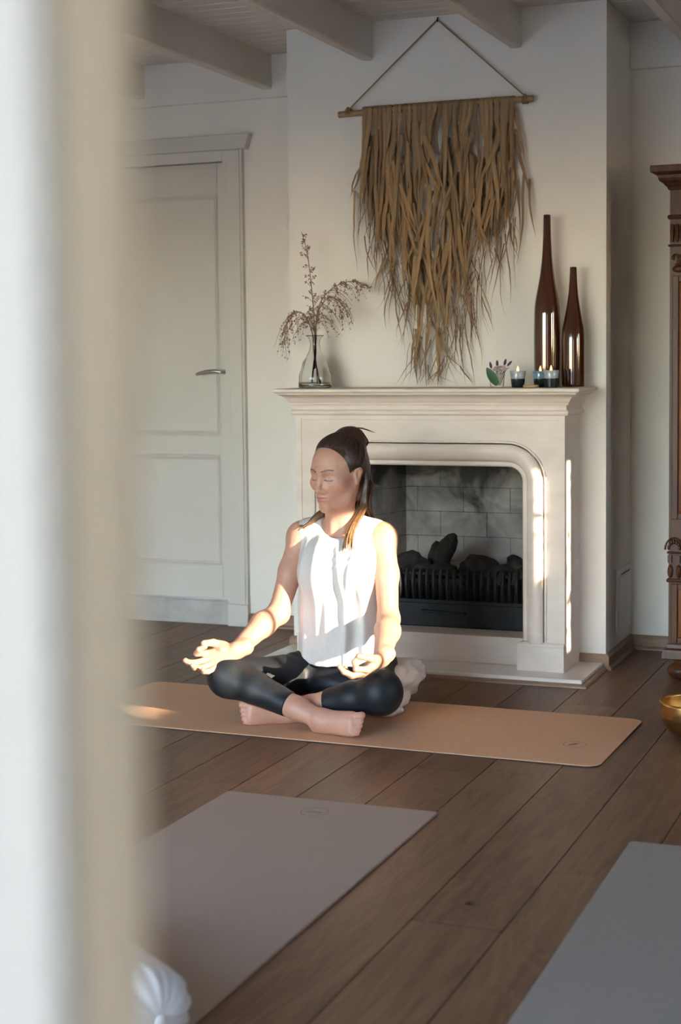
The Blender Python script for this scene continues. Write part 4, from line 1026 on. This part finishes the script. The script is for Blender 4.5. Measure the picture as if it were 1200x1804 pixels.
body = attach(link('body', np_mesh('body', parts_, col), 'skin'), person)

# --- leggings
def leg_sdf(S, hp_, kn_, an_, t_):
    m_ = hp_*.5+kn_*.5+A3(0, 0, -.028)
    S.ell((PX, 5.04, .155), (.168, .120, .075), .03); S.ell((PX, 5.01, .22), (.14, .10, .06), .03); S.ell((PX, 4.93, .105), (.125, .085, .062), .03)
    S.chain([hp_, m_, kn_], [.080, .073, .066], .025); S.ell(kn_, (.071, .070, .072), .02)
    s1 = kn_*.70+an_*.30; s2 = kn_*.30+an_*.70; d_ = (an_-kn_)/np.linalg.norm(an_-kn_); c_ = kn_+(an_-kn_)*t_
    T = SDF((-2.40, 4.54, .0), (-1.60, 5.20, .34), S.vox)
    T.cap(kn_+A3(0, 0, -.012), s1, .058, .054, .02); T.cap(s1, s2, .054, .041, .012)
    T.half(c_, d_, 1, .002)
    S.put(tuple(slice(0, q) for q in S.n), T.F, 'u', .02)
    S.disp(lambda X, Y, Z: .0013*np.sin(60*(X+2*Z)+14*np.sin(9*Y))*np.exp(-((Y-4.93)/.07)**2)+.0008*np.sin(90*(X-Y)+30*Z)*np.exp(-((Y-4.74)/.05)**2))
SR = SDF((-2.40, 4.54, .0), (-1.60, 5.20, .34), .0038); leg_sdf(SR, hipR, kneeR, ankR, .66)
SL = SDF((-2.40, 4.54, .0), (-1.60, 5.20, .34), .0038); leg_sdf(SL, hipL, kneeL, ankL, .56)
SR.put(tuple(slice(0, q) for q in SR.n), SL.F, 'u', .006); SR.half((0, 0, .0068), (0, 0, -1.0), 1, .002); V, Q = SR.nets(); V = relax(V, Q, 2, .5)
attach(link('leggings', np_mesh('leggings', [(V, Q)]), 'leggings'), person)['label'] = 'black calf-length leggings'

# --- loose sleeveless top
def top_sdf(S):
    for z, a, b, y in ((.13, .164, .120, 4.998), (.175, .162, .118, 4.995), (.24, .156, .116, 4.99), (.32, .152, .112, 4.988), (.40, .152, .112, 4.985), (.48, .155, .116, 4.985), (.54, .155, .112, 4.992)): S.ell((PX, y, z), (a, b, .085), .045)
    for s_ in (-1, 1): S.ell((PX+s_*.066, 4.920, .470), (.060, .056, .062), .05)
    S.cap((PX-.125, 5.003, .596), (PX+.108, 5.003, .596), .052, .052, .03)
    S.cap((PX, 5.01, .632), (PX-.135, 5.003, .600), .050, .048, .03); S.cap((PX, 5.01, .632), (PX+.118, 5.003, .602), .050, .048, .03)
    def folds(X, Y, Z):
        x = X-PX; fr = 1/(1+np.exp((Y-4.97)/.02)); low = np.clip((.56-Z)/.3, 0, 1)
        f = -.0060*np.sin(46*x+7*(Z-.2)+1.1)*low*fr - .0030*np.sin(95*x-9*Z)*low*fr
        for x0, x1, z1, amp, wd in ((-.055, -.062, .17, .011, .016), (.02, .055, .30, .008, .012), (.085, .05, .33, .008, .011), (.10, .11, .20, .008, .014), (-.11, -.115, .2, .007, .012)):
            t = np.clip((.60-Z)/(.60-z1), 0, 1); c_ = x0+(x1-x0)*t; f = f-amp*np.exp(-((x-c_)/wd)**2)*fr*np.clip((.615-Z)/.05, 0, 1)
        for k_ in range(3):                                   # cowl folds below the neckline
            zc = .565-.028*k_-6.0*(x-.01)**2*-1.0; f = f-.0035*np.exp(-((Z-zc)/.007)**2)*fr*np.exp(-((x-.015)/.06)**2)
        return f
    S.disp(folds)
    X_, Y_, Z_ = S.ax[0][:, None, None], S.ax[1][None, :, None], S.ax[2][None, None, :]
    hem = .166-.050*np.clip((Y_-4.89)/.10, 0, 1)+.004*np.sin(40*(X_-PX)); S.put(tuple(slice(0, q) for q in S.n), (hem-Z_).astype(np.float32), 'i', .003)
    S.cap((PX-.006, 4.965, .665), (PX-.006, 5.02, .80), .066, .075, .006, 's'); S.ell((PX-.006, 4.925, .640), (.058, .055, .042), .012, 's')
    for s_ in (-1, 1):
        ox = PX-.007+s_*.224
        S.ell((ox, 4.990, .560), (.074, .110, .118), .006, 's')
        S.cap((ox+s_*.013, 4.99, .56), (ox+s_*.038, 4.95, .30), .082, .085, .006, 's')
S = SDF((-2.20, 4.82, .09), (-1.77, 5.16, .72), .0034); top_sdf(S); V, Q = S.nets(); V = relax(V, Q, 2, .45)
attach(link('sleeveless_top', np_mesh('sleeveless_top', [(V, Q)]), 'white_jersey'), person)['label'] = 'loose white sleeveless top'
attach(obj('bra_strap', MB().tube([(PX+.070, 4.955, .628), (PX+.082, 4.985, .648), (PX+.085, 5.02, .642)], .006, 6), 'black_strap', None, 0, True), person)

# --- hair: cap swept up to a crown bun, loose lengths down the back and over the shoulders
BUN = hd_(.012, -.070, .118)
def hair_sdf(S):
    e = lambda c, r, k=.01, op='u', R_=RH: S.ell(hd_(*c), np.array(r)*HS, k, op, R_)
    e((0, -.024, .046), (.084, .104, .094), .02)
    e((0, -.085, -.02), (.066, .045, .085), .04)
    e((.006, -.058, .122), (.038, .034, .036), .03); e((.018, -.080, .104), (.042, .034, .050), .02)
    def strands(X, Y, Z):
        x = (X-HO[0])*hl[0]+(Y-HO[1])*hl[1]+(Z-HO[2])*hl[2]; y = (X-HO[0])*hf[0]+(Y-HO[1])*hf[1]+(Z-HO[2])*hf[2]; z = (X-HO[0])*hu[0]+(Y-HO[1])*hu[1]+(Z-HO[2])*hu[2]
        yb, zb = y+.065, z-.085; ph = np.arctan2(x, yb*.8-zb*.0+.03)
        return .0006*np.sin(58*ph+3*np.sin(20*z))+.0005*np.sin(117*ph+9*z)
    # clear the face: forehead, temples, in front of the ears
    e((0, .088, -.018), (.058, .068, .082), .008, 's'); e((0, .075, -.075), (.10, .095, .075), .012, 's')
    for s_ in (-1, 1): e((s_*.086, -.006, -.020), (.030, .030, .042), .010, 's'); e((s_*.070, .072, .000), (.022, .038, .046), .012, 's')
S = SDF((-2.12, 4.80, .66), (-1.83, 5.12, .985), .0024); hair_sdf(S); V, Q = S.nets(); V = relax(V, Q, 1, .4)
hair_parts = [(V, Q)]
rr = random.Random(17); hm = MB()
def lock(p, r0, n=1, sp=.004, wob=.003, lead=1.0):
    """a bundle of tapered strands following control points"""
    for i in range(n):
        o = Vector((rr.gauss(0, sp), rr.gauss(0, sp), 0)); pts = []
        c = [Vector(q) for q in p]; m = len(c)
        for j in range(m-1):
            p0, p1, p2, p3 = c[max(j-1, 0)], c[j], c[j+1], c[min(j+2, m-1)]
            for k_ in range(5):
                t = k_/5; pts.append(.5*((2*p1)+(p2-p0)*t+(2*p0-5*p1+4*p2-p3)*t*t+(3*p1-p0-3*p2+p3)*t**3))
        pts.append(c[-1]); L = len(pts)
        pts = [q+o*(.5+.9*a/L)+Vector((wob*math.sin(a*.7+i), wob*math.cos(a*.6+i*2), 0)) for a, q in enumerate(pts)]
        hm.tube(pts, [r0*min(1, lead+a/L*4)*(.9+.2*math.sin(a/L*3))*(1 if a/L < .6 else max(.12, 1-(a/L-.6)*2.1)) for a in range(L)], 5)
H3 = lambda *q: tuple(hd_(*q))
for i in range(26):                                           # back lengths
    a = -.060+.120*i/25
    lock([H3(a*.6, -.080, .095), H3(a*.95, -.118+.3*abs(a), .030), H3(a*1.0, -.112+.25*abs(a), -.05), (PX+.018+a*.95, 5.055, .690), (PX+.022+a*1.0, 5.066, .625+rr.uniform(-.02, .03))], .0065, 2, .004)
for i in range(10):                                           # over her left shoulder
    o = rr.uniform(-.010, .012)
    lock([H3(.060, -.065, .03), H3(.072+o*.4, -.060, -.045), (PX+.068+o, 4.985, .705), (PX+.062+o, 4.945, .655), (PX+.046+o*1.5, 4.897, .605), (PX+.058+o*2.0, 4.868, .560+rr.uniform(-.015, .02))], .0052, 1, .004)
for i in range(9):                                            # over her right shoulder
    o = rr.uniform(-.010, .010)
    lock([H3(-.055, -.070, .03), H3(-.068, -.068, -.05), (PX-.058+o, 4.985, .700), (PX-.078+o, 4.970, .668), (PX-.112+o, 4.955, .642+o*.4), (PX-.135+o*1.5, 4.948, .628+rr.uniform(-.008, .006))], .0048, 1, .004)
for i in range(280):                                          # combed strands from the hairline back to the bun
    t = -1+2*i/279; a = t*1.75+rr.uniform(-.015, .015)
    hx_ = .072*math.sin(a) if abs(a) < 1.57 else .074*math.copysign(1, a); hz_ = .052+.034*math.cos(a*.95)-.038*max(0, abs(t)-.55)/.45; hy_ = math.sqrt(max(.0001, 1-(hx_/.079)**2-((hz_-.044)/.089)**2))*.098-.018
    hy_ = min(hy_, .078); st_ = np.array([hx_*.97, hy_+.001, hz_-.004-rr.uniform(0, .005)]); en_ = np.array([.006+rr.uniform(-.02, .02), -.062, .115+rr.uniform(-.012, .012)]); pts = []
    for j in range(7):
        f = j/6; q = st_*(1-f)+en_*f; cc = np.array([0, -.024, .046]); v_ = q-cc; sc_ = 1/math.sqrt(((v_/np.array([.0855, .1055, .0955]))**2).sum())
        q2 = cc+v_*sc_; w_ = min(1, f*4)*min(1, (1-f)*5); q = q*(1-w_)+q2*w_ if f < .9 else q; pts.append(tuple(hd_(*q)))
    lock(pts, rr.uniform(.0014, .0024), 1, .0006, 0, .12)
for i in range(16):                                           # bun wisps
    a = rr.uniform(0, 6.28); lock([H3(.010, -.062, .112), H3(.012+.034*math.cos(a), -.070+.030*math.sin(a), .130+rr.uniform(0, .012)), H3(.020+.040*math.cos(a+.7), -.088+.030*math.sin(a+.7), .100), H3(.016, -.085, .07)], .006, 1, .002)
for i in range(5): lock([H3(.012, -.07, .13), H3(.022+.006*i, -.085, .150), H3(.045+.010*i, -.10, .150-.004*i)], .0012, 2, .002)
lock([H3(.055, -.095, -.02), H3(.075, -.105, -.045), H3(.098, -.105, -.050)], .0028, 2, .001)
me = hm.mesh('h', 0, 'all'); hv_ = np.empty(len(me.vertices)*3); me.vertices.foreach_get('co', hv_)
hq = []
for p in me.polygons:
    v_ = list(p.vertices)
    if len(v_) == 4: hq.append(v_)
hair_parts.append((hv_.reshape(-1, 3), np.array(hq)))
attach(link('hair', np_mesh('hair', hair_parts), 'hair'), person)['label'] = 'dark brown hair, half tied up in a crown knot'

# --- folded blanket she sits on
def blanket(S):
    for x0, x1, y0, y1, z, r in ((-2.16, -1.80, 5.02, 5.20, .100, .046), (-2.15, -1.83, 4.99, 5.19, .044, .042), (-2.17, -1.84, 5.0, 5.20, .07, .05)):
        for yy_ in np.linspace(y0, y1, 5): S.cap((x0, yy_, z), (x1, yy_, z), r*.9, r, .03)
    S.ell((-1.785, 5.06, .103), (.062, .105, .034), .02); S.ell((-1.81, 4.99, .040), (.062, .12, .036), .02); S.ell((-1.80, 4.91, .026), (.062, .070, .024), .02)
    S.cap((-1.70, 4.93, .073), (-1.74, 5.17, .070), .010, .010, .012, 's')
    S.disp(lambda X, Y, Z: .0028*np.sin(70*Y+25*X+8*np.sin(30*Z))*np.clip((X+1.95)/.1, 0, 1)+.0022*np.sin(120*Z+40*Y)*np.clip((X+1.9)/.08, 0, 1))
    S.half((0, 0, .0062), (0, 0, -1.0))
S = SDF((-2.28, 4.78, -.002), (-1.66, 5.30, .19), .0045); blanket(S); V, Q = S.nets(); V = relax(V, Q, 2, .5)
V[:, 0] -= .012
bk = tag(link('folded_blanket', np_mesh('folded_blanket', [(V, Q)]), 'cotton'), 'white folded blanket the woman sits on', 'blanket')
